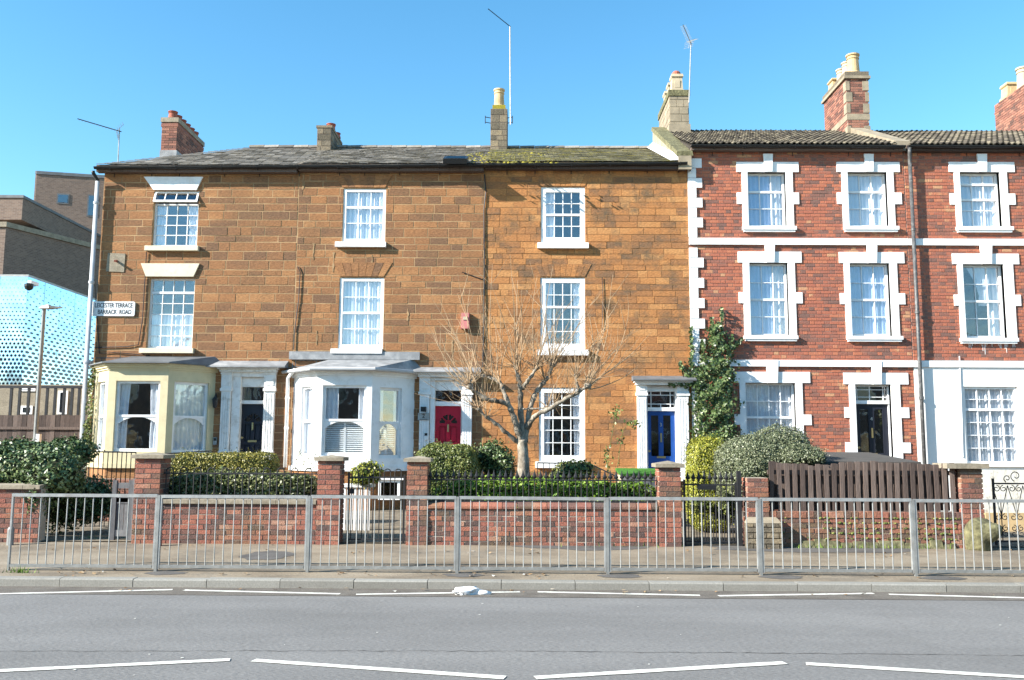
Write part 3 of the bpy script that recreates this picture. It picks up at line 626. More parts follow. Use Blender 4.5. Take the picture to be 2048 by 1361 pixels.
def bay(house, wl_, fl, fr_, wr, ytop, ycor, ysill, ybase, m, wins, roofm, slab, p=0.85, gut=False, zbot=None):
    """canted bay: wall px left/right, front corner px; wins: per face (u-fraction span, ytop, ybot, kwargs)"""
    ym = 830; Xl, Xr = fx(wl_, ym), fx(wr, ym); Fl, Fr = PX(fl, ym, Y0-p), PX(fr_, ym, Y0-p); yf = Y0-p
    pts = [(Xl, Y0+.02), (Fl, yf), (Fr, yf), (Xr, Y0+.02)]
    zs = PZ(ysill, yf, 700); zc = PZ(ycor, yf, 700); zt = PZ(ytop, yf, 700); zb = PZ(ybase, yf, 700); z0 = ZB
    body = MB(); faces = [Frame(pts[i], pts[i+1]) for i in range(3)]
    winspec = []
    for F, (ua, ub_, yt, yb, kw) in zip(faces, wins):
        za, zb2 = PZ(yb, yf, 700), PZ(yt, yf, 700); u0, u1 = F.len*ua, F.len*ub_
        F.box(body, 0, u0, zb, zc, -.2, 0); F.box(body, u1, F.len, zb, zc, -.2, 0); F.box(body, u0, u1, zb, za, -.2, 0); F.box(body, u0, u1, zb2, zc, -.2, 0)
        winspec.append((F, u0, u1, za, zb2, kw))
    def ring(e): 
        out = []
        for i, q in enumerate(pts):
            ns = [faces[j].n for j in (i-1, i) if 0 <= j < 3]; n = sum(ns, Vector((0, 0)))/len(ns); k = e/max(.5, n.length**2)
            qq = Vector(q)+n*k
            if i in (0, 3): qq = Vector((q[0]+(-e if i == 0 else e)*1.1, Y0-.001))
            out.append((qq.x, qq.y))
        return out
    body.vprism(ring(.035)+[], zb-.06, zb+.05)
    bo = body.build('bay_window', M[m], house)
    plinth = MB().vprism(ring(-.04), z0, zb-.06).build('bay_plinth', M['stone3' if m == 'white' else 'stone'], bo)
    cor = MB()
    for (a, b, e) in ((zc, zc+.05, .03), (zc+.05, zc+.10, .07), (zc+.10, zc+.15, .11)): cor.vprism(ring(e), a, b)
    cor.build('bay_cornice', M[m], bo)
    sl = MB(); r1 = ring(.2); zz = zc+.15
    sl.vprism(r1, zz, zz+.03)
    k = len(sl.v); top = [(q[0]*.0+ (Xl+(Xr-Xl)*t), Y0-.002) for q, t in zip(r1, (0.02, .3, .7, .98))]
    sl.v += [(q[0], q[1], zz+.03) for q in r1]+[(q[0], q[1], zt) for q in top]; sl.f += [(k, k+1, k+5, k+4), (k+1, k+2, k+6, k+5), (k+2, k+3, k+7, k+6), (k, k+4, k+5, k+6, k+7, k+3)]
    sl.build('bay_roof', M[roofm], bo)
    if slab: MB().box(Xl-.1, Xr+.1, Y0-.1, Y0-.02, zt-.02, zt+.18).build('bay_flashing', M['lead'], bo)
    if gut:
        r2 = ring(.24); MB().tube([(q[0], q[1], zz+.0) for q in r2], .045, 8).build('bay_gutter', M['grey_pipe'], bo)
    for (F, u0, u1, za, zb2, kw) in winspec:
        # sash as sub-parts of the bay: built on the house, then re-parented one level down
        before = set(bpy.data.objects); window(house, F, u0, u1, za, zb2, d=-.07, name='sash_frame', **kw)
        for o in set(bpy.data.objects)-before:
            if o.parent is not bo: o.parent = bo; o.matrix_parent_inverse = PINV(bo)
    return (Xl+.25, Xr-.25, zb, zc)
TOPZ = [fz(342, 400), fz(338, 780), fz(333, 1170)]
# ----- house 1 (cream bay, black door)
h1 = thing('stone_house', 'brown stone end house with cream painted bay window and black front door', 'house', (XB[0], Y0, ZB))
holes = []
w1 = win_px(306, 396, 383, 493); w2 = win_px(296, 387, 557, 697); holes += [w1, w2]
def wk(r): return r
for (r, rows, hs, lab) in ((w1, 5, [1.15, 1, 1, 1, 1], 'top floor window with its hopper light tilted open'), (w2, 6, [1.15, 1, 1, 1, 1, 1], None)):
    zc = r[2]; s = (r[0]-.13, r[1]+.07, zc-.13, zc+.01, .12)
    rr = (r[0], r[1], r[2], r[3]-.31) if rows == 5 else r
    wo = window(h1, FAC, *rr, 4, rows-1 if rows == 5 else rows, [1] if rows == 6 else None, hs=hs[1:] if rows == 5 else hs, d=-.1, fw=.04, curtain='sides' if rows == 5 else 'half', sill=s, sillm='cream_pale', label=lab)
    if rows == 5:      # hopper light hinged at its head
        Hh = .33; tl = R(24); hx0, hx1 = r[0]+.01, r[1]-.01
        def hp_(u, v, o): return (u, Y0+.07-v*math.sin(tl)-o*math.cos(tl), r[3]-.01-v*math.cos(tl)+o*math.sin(tl))
        def hb(mb, u0, u1, v0, v1, o0=0, o1=.04): mb.hexa([hp_(u0, v1, o1), hp_(u1, v1, o1), hp_(u1, v1, o0), hp_(u0, v1, o0), hp_(u0, v0, o1), hp_(u1, v0, o1), hp_(u1, v0, o0), hp_(u0, v0, o0)])
        mb = MB(); hb(mb, hx0, hx1, 0, .045); hb(mb, hx0, hx1, Hh-.05, Hh); hb(mb, hx0, hx0+.045, .045, Hh-.05); hb(mb, hx1-.045, hx1, .045, Hh-.05)
        for k in (1, 2, 3): c_ = hx0+(hx1-hx0)*k/4; hb(mb, c_-.011, c_+.011, .045, Hh-.05, .005, .03)
        mb.build('hopper_frame', M['white'], wo)
        for k in range(4): g = MB(); hb(g, hx0+(hx1-hx0)*k/4+.02, hx0+(hx1-hx0)*(k+1)/4-.02, .045, Hh-.05, .015, .019); g.build('pane', M['glass'], wo)
# tilted hopper
hp = MB(); z1_, z0_ = w1[3]-.02, w1[3]-.32
bay_hole = bay(h1, 184, 213, 333, 430, 708, 742, 908, 934, 'cream',
    [(.28, .8, 764, 906, dict(cols=1, rows=2, meet=[1], curtain='net', fw=.05)), (.13, .87, 764, 906, dict(cols=1, rows=2, meet=[1], arch=True, curtain='sides', fw=.06)), (.13, .84, 764, 908, dict(cols=1, rows=2, meet=[1], arch=True, curtain='net', fw=.06))], 'lead_dark', False, p=.85)
dk, dh, dall = porch(h1, (441, 462), (527, 550), (479, 526), (722, 737), (421, 577), (774, 801), 808, fz(925, 500), 'white_worn')
door(h1, FAC, *dk, -.14, 'door_black', 'fan', label='black panelled front door with half round fan lights')
holes += [bay_hole, dh]
wall1 = wall_core(h1, XB[0], XB[1], ZB, TOPZ[0]+.1, holes, M['mortar_cream'])
rs = courses(XB[0], XB[1]-.005, ZB, TOPZ[0]+.05, .20, .50, .26, .45)
for h in holes: rs = subtract(rs, h)
lay_pieces('stone', rs, M['stone'], wall1, Y0, proud=.005, jit=.003, gap=.016)
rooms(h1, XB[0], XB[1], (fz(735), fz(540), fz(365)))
wedge(h1, 289, 407, 308, 394, 355, 381, 'white', .05); wedge(h1, 283, 400, 293, 388, 528, 554, 'cream_pale', .05)
# ----- house 2 (white bay, red door)
h2 = thing('stone_house', 'brown stone terrace house with white bay window, shutters and red front door', 'house', (XB[1], Y0, ZB))
holes = []; w1 = win_px(686, 771, 378, 485); w2 = win_px(678, 767, 556, 698); holes += [w1, w2]
window(h2, FAC, *w1, 3, 3, [1], d=-.03, fw=.075, curtain='net', sill=(w1[0]-.16, w1[1]+.04, w1[2]-.14, w1[2]+.005, .13))
window(h2, FAC, *w2, 3, 4, [2], d=-.03, fw=.085, curtain='net', cm='curtain', sill=(w2[0]-.16, w2[1]+.0, w2[2]-.13, w2[2]+.005, .13))
bh = bay(h2, 584, 632, 743, 830, 712, 752, 918, 938, 'white',
    [(.36, .83, 772, 914, dict(cols=1, rows=2, meet=[1], curtain='net', fw=.05)), (.11, .9, 771, 912, dict(cols=1, rows=2, meet=[1], arch=True, curtain='shutter', fw=.06)), (.17, .68, 774, 917, dict(cols=1, rows=2, meet=[1], arch=True, curtain='shutter', fw=.06))], 'lead', True, p=.85, gut=True)
dk, dh, dall = porch(h2, (838, 860), (923, 945), (869, 922), (735, 747), (829, 962), (781, 803), 812, fz(928, 890), 'white')
door(h2, FAC, *dk, -.14, 'door_red', 'fan', label='glossy red panelled front door with fan light')
holes += [bh, dh]
wall2 = wall_core(h2, XB[1], XB[2], ZB, TOPZ[1]+.1, holes, M['mortar_cream'])
rs = courses(XB[1]+.005, XB[2]-.01, ZB, TOPZ[1]+.05, .20, .46, .26, .45)
for h in holes: rs = subtract(rs, h)
lay_pieces('stone', rs, M['stone'], wall2, Y0, proud=.005, jit=.003, gap=.016)
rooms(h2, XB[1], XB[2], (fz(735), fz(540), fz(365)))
wedge(h2, 668, 785, 686, 771, 350, 376, 'stone', .024, 7, 'flat_arch'); wedge(h2, 668, 785, 680, 768, 526, 554, 'stone', .024, 7, 'flat_arch')
# pale mortar repairs
for (x, y0_, y1_) in ((627, 487, 520), (668, 505, 545), (745, 510, 530), (816, 618, 642), (634, 662, 690), (905, 682, 708), (607, 350, 380)):
    X = fx(x, y0_); z1_, z0_ = fz(y0_, x), fz(y1_, x); j = lambda: random.uniform(-.018, .018)
    k_ = 6; zz_ = [z0_+(z1_-z0_)*i/k_ for i in range(k_+1)]; pts = [(X-.018+j(), z) for z in zz_][::-1]+[(X+.018+j(), z) for z in zz_]
    MB().prism(pts, Y0-.013, Y0).build('mortar_repair', M['mortar_cream'], wall2)
# ----- house 3 (blue door)
h3 = thing('stone_house', 'orange stone house with white sash windows and blue front door', 'house', (XB[2], Y0, ZB))
holes = []; w1 = win_px(1082, 1170, 375, 487); w2 = win_px(1081, 1170, 556, 700); w3 = win_px(1078, 1170, 776, 924); holes += [w1, w2, w3]
for (r, rows, mt, cu) in ((w1, 4, [2], 'left'), (w2, 5, [2], 'sides'), (w3, 5, [2], 'sides')):
    window(h3, FAC, *r, 4, rows, mt, d=-.03, fw=.125, curtain=cu, sill=(r[0]-.09, r[1]+.08, r[2]-.15, r[2]+.01, .13))
dk, dh, dall = porch(h3, (1273, 1294), (1354, 1378), (1295, 1352), (752, 763), (1263, 1388), (783, 815), 822, fz(962, 1320), 'white', fanbars=True)
door(h3, FAC, *dk, -.14, 'door_blue', 'two_glass', number='3', label='blue front door with two long glazed panels')
holes += [dh]
wall3 = wall_core(h3, XB[2], XB[3], ZB, TOPZ[2]+.1, holes, M['mortar_brown'])
rs = courses(XB[2]+.01, XB[3], ZB, TOPZ[2]+.05, .165, .40, .22, .5)
for h in holes: rs = subtract(rs, h)
lay_pieces('stone', rs, M['stone3'], wall3, Y0, gap=.007, proud=.008)
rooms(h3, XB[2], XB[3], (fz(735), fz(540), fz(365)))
wedge(h3, 1068, 1183, 1082, 1170, 348, 373, 'stone3', .02, 9, 'flat_arch'); wedge(h3, 1070, 1183, 1081, 1170, 529, 554, 'stone3', .02, 9, 'flat_arch')
# roofs, gutters
EY = Y0-.22
sl1 = slates(h1, XB[0]-.12, XB[1], EY, fz(337, 400)+.02, RID_Y, RID_Z, M['slate'], hipl=2.6)
sl2 = slates(h2, XB[1], XB[2], EY, fz(334, 780)+.02, RID_Y, RID_Z, M['slate'])
sl3 = slates(h3, XB[2], XB[3]-.25, EY, fz(330, 1170)+.02, RID_Y, RID_Z, M['slate_moss'])
for (h, a, b, ya, yb, br) in ((h1, XB[0]-.15, XB[1], 343, 340, (230, 305, 360, 450, 520)), (h2, XB[1], XB[2], 340, 336, (600, 680, 730, 800, 880)), (h3, XB[2], XB[3]-.05, 336, 331, (1014, 1070, 1142, 1218, 1294, 1357))):
    gutter(h, a, b, fz(ya), fz(yb), Y0-.26, brackets=[fx(p, 340) for p in br])
    MB().box(a+.02, b-.02, Y0-.2, Y0-.03, fz((ya+yb)/2)-.12, fz((ya+yb)/2)+.06).build('eaves_board', M['timber'], h)
for (h, a, b) in ((h1, XB[0]+2.5, XB[1]), (h2, XB[1], XB[2]), (h3, XB[2], XB[3]-.3)):
    x = a
    while x < b-.1:
        x2 = min(x+.45, b); mb = MB(); pr = []
        for k in range(7): t = math.pi*k/6; pr.append((RID_Y-.14*math.cos(t), RID_Z-.03+.10*math.sin(t)))
        mb.v = [(x+.004, y, z) for y, z in pr]+[(x2-.004, y, z+.012) for y, z in pr]; mb.f = [(i, i+1, i+8, i+7) for i in range(6)]+[tuple(range(7))[::-1], tuple(range(7, 14))]
        mb.build('ridge_tile', M['slate'], [s for s, hh in ((sl1, h1), (sl2, h2), (sl3, h3)) if hh is h][0]); x = x2
# moss on the roof
def on_roof(px, py):
    v = ray(px, py); a, b = (Y0-.22), fz(332, px)+.02; s = (RID_Z-b)/(RID_Y-a); t = (b-CAM.z-s*a)/(v.z-s*v.y); return v.x*t, v.y*t, CAM.z+v.z*t, s
mm = MB()
for i in range(420):
    px, py = random.gauss(1010, 55), random.uniform(307, 329)
    if px < 932 or px > 1150: continue
    x, y, z, s = on_roof(px, py); r = random.uniform(.015, .06); k = len(mm.v); n = 6; nn = Vector((0, -s, 1)).normalized()
    for j in range(n): t = 2*math.pi*j/n; rr = r*random.uniform(.6, 1.2); mm.v.append((x+rr*math.cos(t), y+rr*.9*math.sin(t), z+rr*.9*s*math.sin(t)+.03))
    mm.v.append((x, y-.01, z+.03+r*.5)); mm.f += [(k+j, k+(j+1) % n, k+n) for j in range(n)]
mm.build('roof_moss', M['moss'], sl3, kind='stuff')
# skylight
x0, y_, z0_, s = on_roof(886, 328); x1, _, _, _ = on_roof(934, 328); L_ = .75
def RP(x, d, l): n = Vector((0, -s, 1)).normalized(); t = Vector((0, 1, s)).normalized(); q = Vector((x, y_, z0_))+t*d+n*l; return tuple(q)
mb = MB(); 
mb.hexa([RP(x0, 0, 0), RP(x1, 0, 0), RP(x1, L_, 0), RP(x0, L_, 0), RP(x0, 0, .13), RP(x1, 0, .13), RP(x1, L_, .13), RP(x0, L_, .13)])
sk = mb.build('skylight', M['black'], h2)
MB().hexa([RP(x0+.07, .08, .131), RP(x1-.07, .08, .131), RP(x1-.07, L_-.08, .131), RP(x0+.07, L_-.08, .131), RP(x0+.07, .08, .137), RP(x1-.07, .08, .137), RP(x1-.07, L_-.08, .137), RP(x0+.07, L_-.08, .137)]).build('skylight_glass', M['glass_dark'], sk)
# chimneys of the stone terrace
def chim(px0, px1, pyt, pyb, Yf): x0, x1, z0, z1 = RECT(px0, px1, pyt, pyb, Yf); return x0, x1, z0, z1
Yc = Y0+3.5; x0, x1, z0, z1 = chim(323, 354, 236, 305, Yc)
c = stack(h1, x0, x1, Yc, Yc+2.2, z0-.5, z1, 'brick_old', 'mortar', 'brick', bands=((z0-.3, z0+.06, .02, 'lead'), (z1-.28, z1-.18, .02, 'brick_old'), (z1-.14, z1, .035, 'concrete')), label='long brick chimney with a row of six red pots')
for i in range(6): pot(c, (x0+x1)/2, Yc+.2+i*.36, z1, .26, .13, 'pot_red')
Yc = Y0+3.1; x0, x1, z0, z1 = chim(634, 662, 253, 309, Yc)
c = stack(h2, x0, x1, Yc, Yc+1.5, z0-.5, z1, 'stone_grey', 'mortar', 'stone', bands=((z0-.3, z0+.1, .02, 'lead'), (z1-.05, z1+.02, .03, 'stone_grey')), label='squat sooty stone chimney with two red pots')
for i in range(2): pot(c, x1-.13+.05*i, Yc+.55+i*.5, z1, .26-.1*i, .13, 'pot_red')
Yc = Y0+3.4; x0, x1, z0, z1 = chim(981, 1014, 218, 305, Yc)
c = stack(h3, x0, x1, Yc, Yc+1.3, z0-.5, z1, 'stone_grey', 'mortar', 'stone', bands=((z0-.3, z0+.06, .03, 'lead'), (z1, z1+.14, -.05, 'moss')), label='tall narrow stone chimney with one buff pot and yellow moss')
pot(c, (x0+x1)/2, Yc+.3, z1+.13, .58, .155, 'pot_buff')
br = MB()
for (sx, zz) in ((-1, .25), (1, .25)):
    xx = x0 if sx < 0 else x1
    for dz in (0, .16): br.tube([(xx, Yc+.1, z1-zz-dz), (xx+sx*.16, Yc+.02, z1-zz-dz)], .012, 5)
    br.tube([(xx+sx*.16, Yc+.02, z1-zz-.2), (xx+sx*.16, Yc+.02, z1-zz+.04)], .012, 5)
br.build('aerial_bracket', M['iron'], c)
# parapet between house 3 and the brick house
px0, px1 = XB[3]-.27, XB[3]+.06
zb_, zt_ = fz(318, 1375), PZ(262, RID_Y, 1340)
rk = MB(); rk.v = [(px0, Y0-.25, fz(345, 1375)), (px1, Y0-.25, fz(345, 1375)), (px1, Y0-.25, zb_), (px0, Y0-.25, zb_), (px0, RID_Y, ZE), (px1, RID_Y, ZE), (px1, RID_Y, zt_), (px0, RID_Y, zt_)]
rk.f = [(0, 1, 2, 3), (1, 5, 6, 2), (4, 0, 3, 7), (3, 2, 6, 7), (5, 4, 7, 6)]
pw = rk.build('parapet', M['stone_pale'], h3, label='raking stone parapet with mossy coping')
n = 5
for i in range(n):
    a, b = i/n, (i+.97)/n; L_ = lambda t, o: (Y0-.25+(RID_Y-Y0+.25)*t, zb_+(zt_-zb_)*t+o)
    (ya, za), (yb, zb2) = L_(a, 0), L_(b, 0)
    MB().hexa([(px0-.05, ya, za), (px1+.05, ya, za), (px1+.05, yb, zb2), (px0-.05, yb, zb2), (px0-.03, ya, za+.12), (px1+.03, ya, za+.12), (px1+.03, yb, zb2+.12), (px0-.03, yb, zb2+.12)]).build('coping_stone', M['boulder'], pw)
fl = MB(); (ya, za), (yb, zb2) = (EY, fz(330, 1340)), (RID_Y, RID_Z)
fl.hexa([(px0-.2, ya, za+.05), (px0, ya, za+.06), (px0, yb, zb2+.06), (px0-.2, yb, zb2+.05), (px0-.14, ya, za+.07), (px0-.004, ya, za+.2), (px0-.004, yb, zb2+.2), (px0-.14, yb, zb2+.07)]); fl.build('flashing', M['white'], pw)
Yc = Y0+3.2; x0, x1, z0, z1 = chim(1340, 1378, 190, 285, Yc)
c = stack(h3, x0, x1, Yc, Yc+2.0, z0-.6, z1, 'stone_pale', 'stone_pale', 'stone', bands=((z1-.04, z1+.14, .04, 'boulder'), (z0-.3, z0+.55, .035, 'stone_pale')), label='tall pale rendered chimney on the parapet with square pots')
for i in range(3): pot(c, (x0+x1)/2-.02, Yc+.3+i*.65, z1+.13, .58, .16, 'pot_white', True)
MB().lathe(((x0+x1)/2-.02, Yc+.3, z1+.71), [(.13, 0), (.13, .08), (.09, .13), (.03, .15)], 12).build('pot_cowl', M['pot_red'], c)
# ----- brick houses
def surround(house, lint, key, opening, jamb, ears, sill, lower=None, kz=None, part='window_surround'):
    """white stone dressings round an opening; all spans in photo pixels"""
    ym = (opening[2]+opening[3])/2; mb = MB(); F = FAC
    ox0, ox1 = fx(opening[0], ym), fx(opening[1], ym); oz1, oz0 = fz(opening[2], opening[0]), fz(opening[3], opening[0])
    j0, j1 = fx(jamb[0], ym), fx(jamb[1], ym); l0, l1 = fx(lint[0], lint[2]), fx(lint[1], lint[2]); lz = fz(lint[2], lint[0])
    F.box(mb, j0, ox0, oz0, oz1, -.12, .035); F.box(mb, ox1, j1, oz0, oz1, -.12, .035); F.box(mb, l0, l1, oz1, lz, -.12, .035)
    for (e0, e1, ya, yb) in ears:
        a, b = fx(e0, ya), fx(e1, ya); za, zb_ = fz(yb, e0), fz(ya, e0)
        F.box(mb, a, j0, za, zb_, -.02, .035); F.box(mb, j1, b, za, zb_, -.02, .035)
    k0, k1 = fx(key[0], key[2]), fx(key[1], key[2]); kz1 = fz(key[2], key[0]); kc = (k0+k1)/2; kw = (k1-k0)/2
    mb.prism([(kc-kw*.78, oz1-.004), (kc+kw*.78, oz1-.004), (kc+kw, kz1), (kc-kw, kz1)], Y0-.085, Y0-.034)
    so = mb.build(part, M['white'], house)
    if sill:
        s0, s1 = fx(sill[0], sill[2]), fx(sill[1], sill[2]); sz1, sz0 = fz(sill[2], sill[0]), fz(sill[3], sill[0])
        s = MB(); F.box(s, s0, s1, sz0+.05, sz1, -.1, .11); F.box(s, s0+.03, s1-.03, sz0, sz0+.05, -.02, .085); s.build('sill', M['white'], so)
    return (ox0, ox1, oz0, oz1), (j0, j1, oz0-.1, lz), so
def brickhouse(label, xa, xb, zt, zbot, holes, cover):
    h = thing('brick_house', label, 'house', (xa, Y0, ZB)); return h
h4 = thing('brick_house', 'red brick house with white window surrounds, white quoins and black front door', 'house', (XB[3], Y0, ZB))
h5 = thing('brick_house', 'red brick house with white rendered ground floor at the right edge', 'house', (XB[4], Y0, ZB))
cov4 = []; hol4 = []; cov5 = []; hol5 = []
def ear(x0, x1, a, b): return (x0, x1, a, b)
for (lint, key, op, jb, ears, sl_, kw) in (
  ((1472, 1596, 325), (1525, 1544, 310), (1495.5, 1572, 345, 454), (1484, 1586), [(1473, 1597, 386, 409)], (1484, 1591, 454, 465), dict(cols=3, rows=3, meet=[1], curtain='mixed')),
  ((1672, 1798, 325), (1726, 1745, 310), (1696, 1775, 345, 454), (1684, 1788), [(1673, 1802, 386, 409)], (1686, 1795, 454, 465), dict(cols=3, rows=3, meet=[1], curtain='net')),
  ((1475, 1602, 504), (1528, 1548, 490), (1499.6, 1577, 526, 672), (1487, 1591), [(1477, 1604, 585, 607)], (1487, 1594, 672, 683), dict(cols=3, rows=4, meet=[2], curtain='mixed')),
  ((1677, 1807, 505), (1731, 1752, 490), (1701, 1781, 527, 672), (1689.6, 1796), [(1679, 1809, 587, 609)], (1692, 1803, 673, 684), dict(cols=3, rows=4, meet=[2], curtain='net', cm='curtain_blue')),
  ((1466, 1619, 744), (1530, 1555, 721), (1491.5, 1592, 766, 905), (1480, 1606), [(1468, 1622, 829, 850)], (1480, 1610, 905, 917), dict(cols=4, rows=4, meet=[2], curtain='net'))):
    o, cv, so = surround(h4, lint, key, op, jb, ears, sl_); hol4.append(o); cov4.append(cv)
    wi = window(h4, FAC, *o, d=-.12, fw=.05, **kw)
o, cv, so = surround(h4, (1686, 1815, 746), (1740, 1761, 723), (1713, 1785, 769, 960), (1700.6, 1803), [(1688, 1817, 815, 836), (1690, 1820, 885, 906)], None, part='door_surround'); hol4.append(o); cov4.append(cv)
zf = fz(801, 1750); zd = fz(808, 1750); mb = MB(); FAC.box(mb, o[0], o[1], zd, zf, -.25, -.1); FAC.box(mb, o[0], o[0]+.03, o[2], o[3], -.25, -.11); FAC.box(mb, o[1]-.03, o[1], o[2], o[3], -.25, -.11); FAC.box(mb, o[0]+.03, o[1]-.03, o[3]-.05, o[3], -.25, -.12)
case = mb.build('door_case', M['white'], h4); g = MB(); FAC.box(g, o[0]+.03, o[1]-.03, zf, o[3]-.05, -.18, -.175); g.build('fanlight', M['glass_dark'], case)
b = MB(); W = o[1]-o[0]-.06
for t in (.09, .47, .88): FAC.box(b, o[0]+.03+W*t-.008, o[0]+.03+W*t+.008, zf, o[3]-.05, -.175, -.155)
for t in (.25, .78): FAC.box(b, o[0]+.03, o[1]-.03, zf+(o[3]-.05-zf)*t-.008, zf+(o[3]-.05-zf)*t+.008, -.175, -.156)
b.build('fanlight_bars', M['white'], case)
door(h4, FAC, o[0]+.03, o[1]-.03, o[2], zd, -.16, 'door_black', 'two_glass', number='4', label='black front door with two glazed panels')
MB().box(o[0], o[1], Y0+.6, Y0+.62, o[2], o[3]).build('hall_shade_wall', M['interior'], h4)  # same added wall here, so this fanlight looks into dark
for (lint, key, op, jb, ears, sl_, kw) in (
  ((1896, 2027, 325), (1951, 1971, 310), (1921, 2001, 345, 455), (1909.6, 2015.5), [(1898.6, 2029, 388, 410)], (1911, 2023, 455, 466), dict(cols=3, rows=4, meet=[1, 2], hs=[.6, 1, .7, 1], curtain='net')),
  ((1903, 2036, 508), (1957, 1981, 492), (1928, 2010, 529, 676), (1917, 2029), [(1907, 2040, 590, 612)], (1918, 2033, 677, 688), dict(cols=3, rows=4, meet=[2], curtain='tied'))):
    o, cv, so = surround(h5, lint, key, op, jb, ears, sl_); hol5.append(o); cov5.append(cv); window(h5, FAC, *o, d=-.12, fw=.05, **kw)
o = win_px(1929, 2038, 774, 929); hol5.append(o)
window(h5, FAC, *o, 4, 6, [2], hs=[.8, .8, 1, 1, 1, 1], d=-.03, fw=.06, curtain='net', cm='curtain', sill=(o[0]-.05, o[1]+.05, o[2]-.06, o[2]+.005, .09))
zt4 = fz(300, 1600); STR = [(fz(491, 1600), fz(478, 1600)), (fz(734, 1600), fz(721, 1600))]
wall4 = wall_core(h4, XB[3], XB[4], ZB, zt4, hol4, M['mortar']); wall5 = wall_core(h5, XB[4], XB[5], ZB, zt4, hol5, M['mortar'])
for (h, wl4, xa, xb, hol, cov, zl) in ((h4, wall4, XB[3], XB[4], hol4, cov4, ZB), (h5, wall5, XB[4], XB[5], hol5, cov5, STR[1][0])):
    rs = flemish(xa+.005, xb-.002, zl, zt4)
    for q in hol+cov+[(xa, xb, s[0], s[1]) for s in STR]: rs = subtract(rs, q)
    lay_pieces('brick', rs, M['brick'], wl4, Y0, proud=.009, jit=.003, depth=.05, gap=.011, stuff='brickwork')
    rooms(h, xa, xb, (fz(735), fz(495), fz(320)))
    for i, (za, zb_) in enumerate(STR): MB().box(xa+.004, xb-.004, Y0-.07, Y0+.02, za, zb_).build('string_course', M['white'], h)
mb = MB(); rsx = [(XB[4]+.006, XB[5], ZB, STR[1][0]-.002)]
rsx = subtract(rsx, hol5[-1])
for (a, b, c_, d_) in rsx: mb.box(a, b, Y0-.03, Y0-.001, c_, d_)
mb.build('white_render', M['render_white'], h5)
# quoins: big white blocks up the left edge
z = fz(318, 1390); i = 0; zend = fz(905, 1390); q = .26
while z > zend:
    if not any(a-.02 < z-q/2 < b+.02 for a, b in STR):
        wq = .36 if i % 2 == 0 else .21
        MB().box(XB[3]+.0, XB[3]+wq, Y0-.045, Y0+.01, z-q+.006, z-.006).build('quoin', M['white'], wall4)
    z -= q; i += 1
EZ4 = fz(297, 1600)
pr4 = pantiles(h4, XB[3]+.06, XB[4]-.15, Y0-.22, EZ4+.0, RID_Y, PZ(266, RID_Y, 1600), M['pantile'])
pr5 = pantiles(h5, XB[4]+.12, XB[5], Y0-.22, EZ4+.0, RID_Y, PZ(266, RID_Y, 1600), M['pantile'])
for (h, a, b, br) in ((h4, XB[3]+.05, XB[4]-.05, (1424, 1485, 1584, 1696, 1780)), (h5, XB[4]+.02, XB[5], (1932, 2038))):
    gutter(h, a, b, EZ4-.01, EZ4-.02, Y0-.26, brackets=[fx(p, 300) for p in br])
    MB().box(a+.02, b-.02, Y0-.2, Y0-.03, EZ4-.12, EZ4+.03).build('eaves_board', M['timber'], h)
# raking coping between the brick houses, with its chimney
px0, px1 = XB[4]-.22, XB[4]+.16; zb_, zt_ = fz(285, 1810), PZ(248, RID_Y, 1700)
rk = MB(); rk.v = [(px0, Y0-.1, fz(305, 1810)), (px1, Y0-.1, fz(305, 1810)), (px1, Y0-.1, zb_), (px0, Y0-.1, zb_), (px0, RID_Y, EZ4), (px1, RID_Y, EZ4), (px1, RID_Y, zt_), (px0, RID_Y, zt_)]; rk.f = [(0, 1, 2, 3), (1, 5, 6, 2), (4, 0, 3, 7), (3, 2, 6, 7), (5, 4, 7, 6)]
rk.build('parapet', M['stone_pale'], h4, label='raking pale stone parapet beside the pantiles')
Yc = Y0+2.9; x0, x1, z0, z1 = chim(1694, 1737, 152, 268, Yc)
c = stack(h4, x0, x1, Yc, Yc+1.9, z0-.6, z1, 'brick_old', 'mortar_light', 'brick', bands=((z1-.02, z1+.12, .035, 'stone_grey'), (z1-.1, z1-.02, .07, 'stone_pale'), (z0+.42, z0+.6, .02, 'stone_pale')), label='red brick chimney with pale corner stones and four pots')
for k in range(5):
    zz = z0-.05+k*.34
    for (a, b) in ((x0-.022, x0+.09+.07*(k % 2)), (x1-.09-.07*((k+1) % 2), x1+.022)):
        if not (z0+.3 < zz+.15 < z0+.62): MB().box(a, b, Yc-.022, Yc+.2, zz, zz+.28).build('corner_stone', M['stone_pale'], c)
for i, (mm_, hh, r_) in enumerate((('pot_buff', .62, .18), ('pot_white', .58, .16), ('pot_white', .56, .16), ('pot_buff', .42, .2))): pot(c, (x0+x1)/2, Yc+.24+i*.46, z1+.12, hh, r_, mm_, i == 3)
Yc = Y0+3.0; x0 = PX(1992, 260, Yc+2.4); z1 = PZ(150, Yc, 2060); z0 = fz(285, 2000); x1 = x0+.75
c = stack(h5, x0, x1, Yc, Yc+2.4, z0, z1, 'brick_old', 'mortar_light', 'brick', bands=((z0+.85, z0+1.05, .02, 'stone_pale'), (z1-.3, z1-.26, .02, 'brick_old')), label='big red brick chimney with pale band at the right edge')
for i, (mm_, sq, hh) in enumerate((('pot_white', True, .6), ('pot_white', False, .7), ('pot_buff', True, .5))): pot(c, x0+.25, Yc+.4+i*.75, z1, hh, .19, mm_, sq)
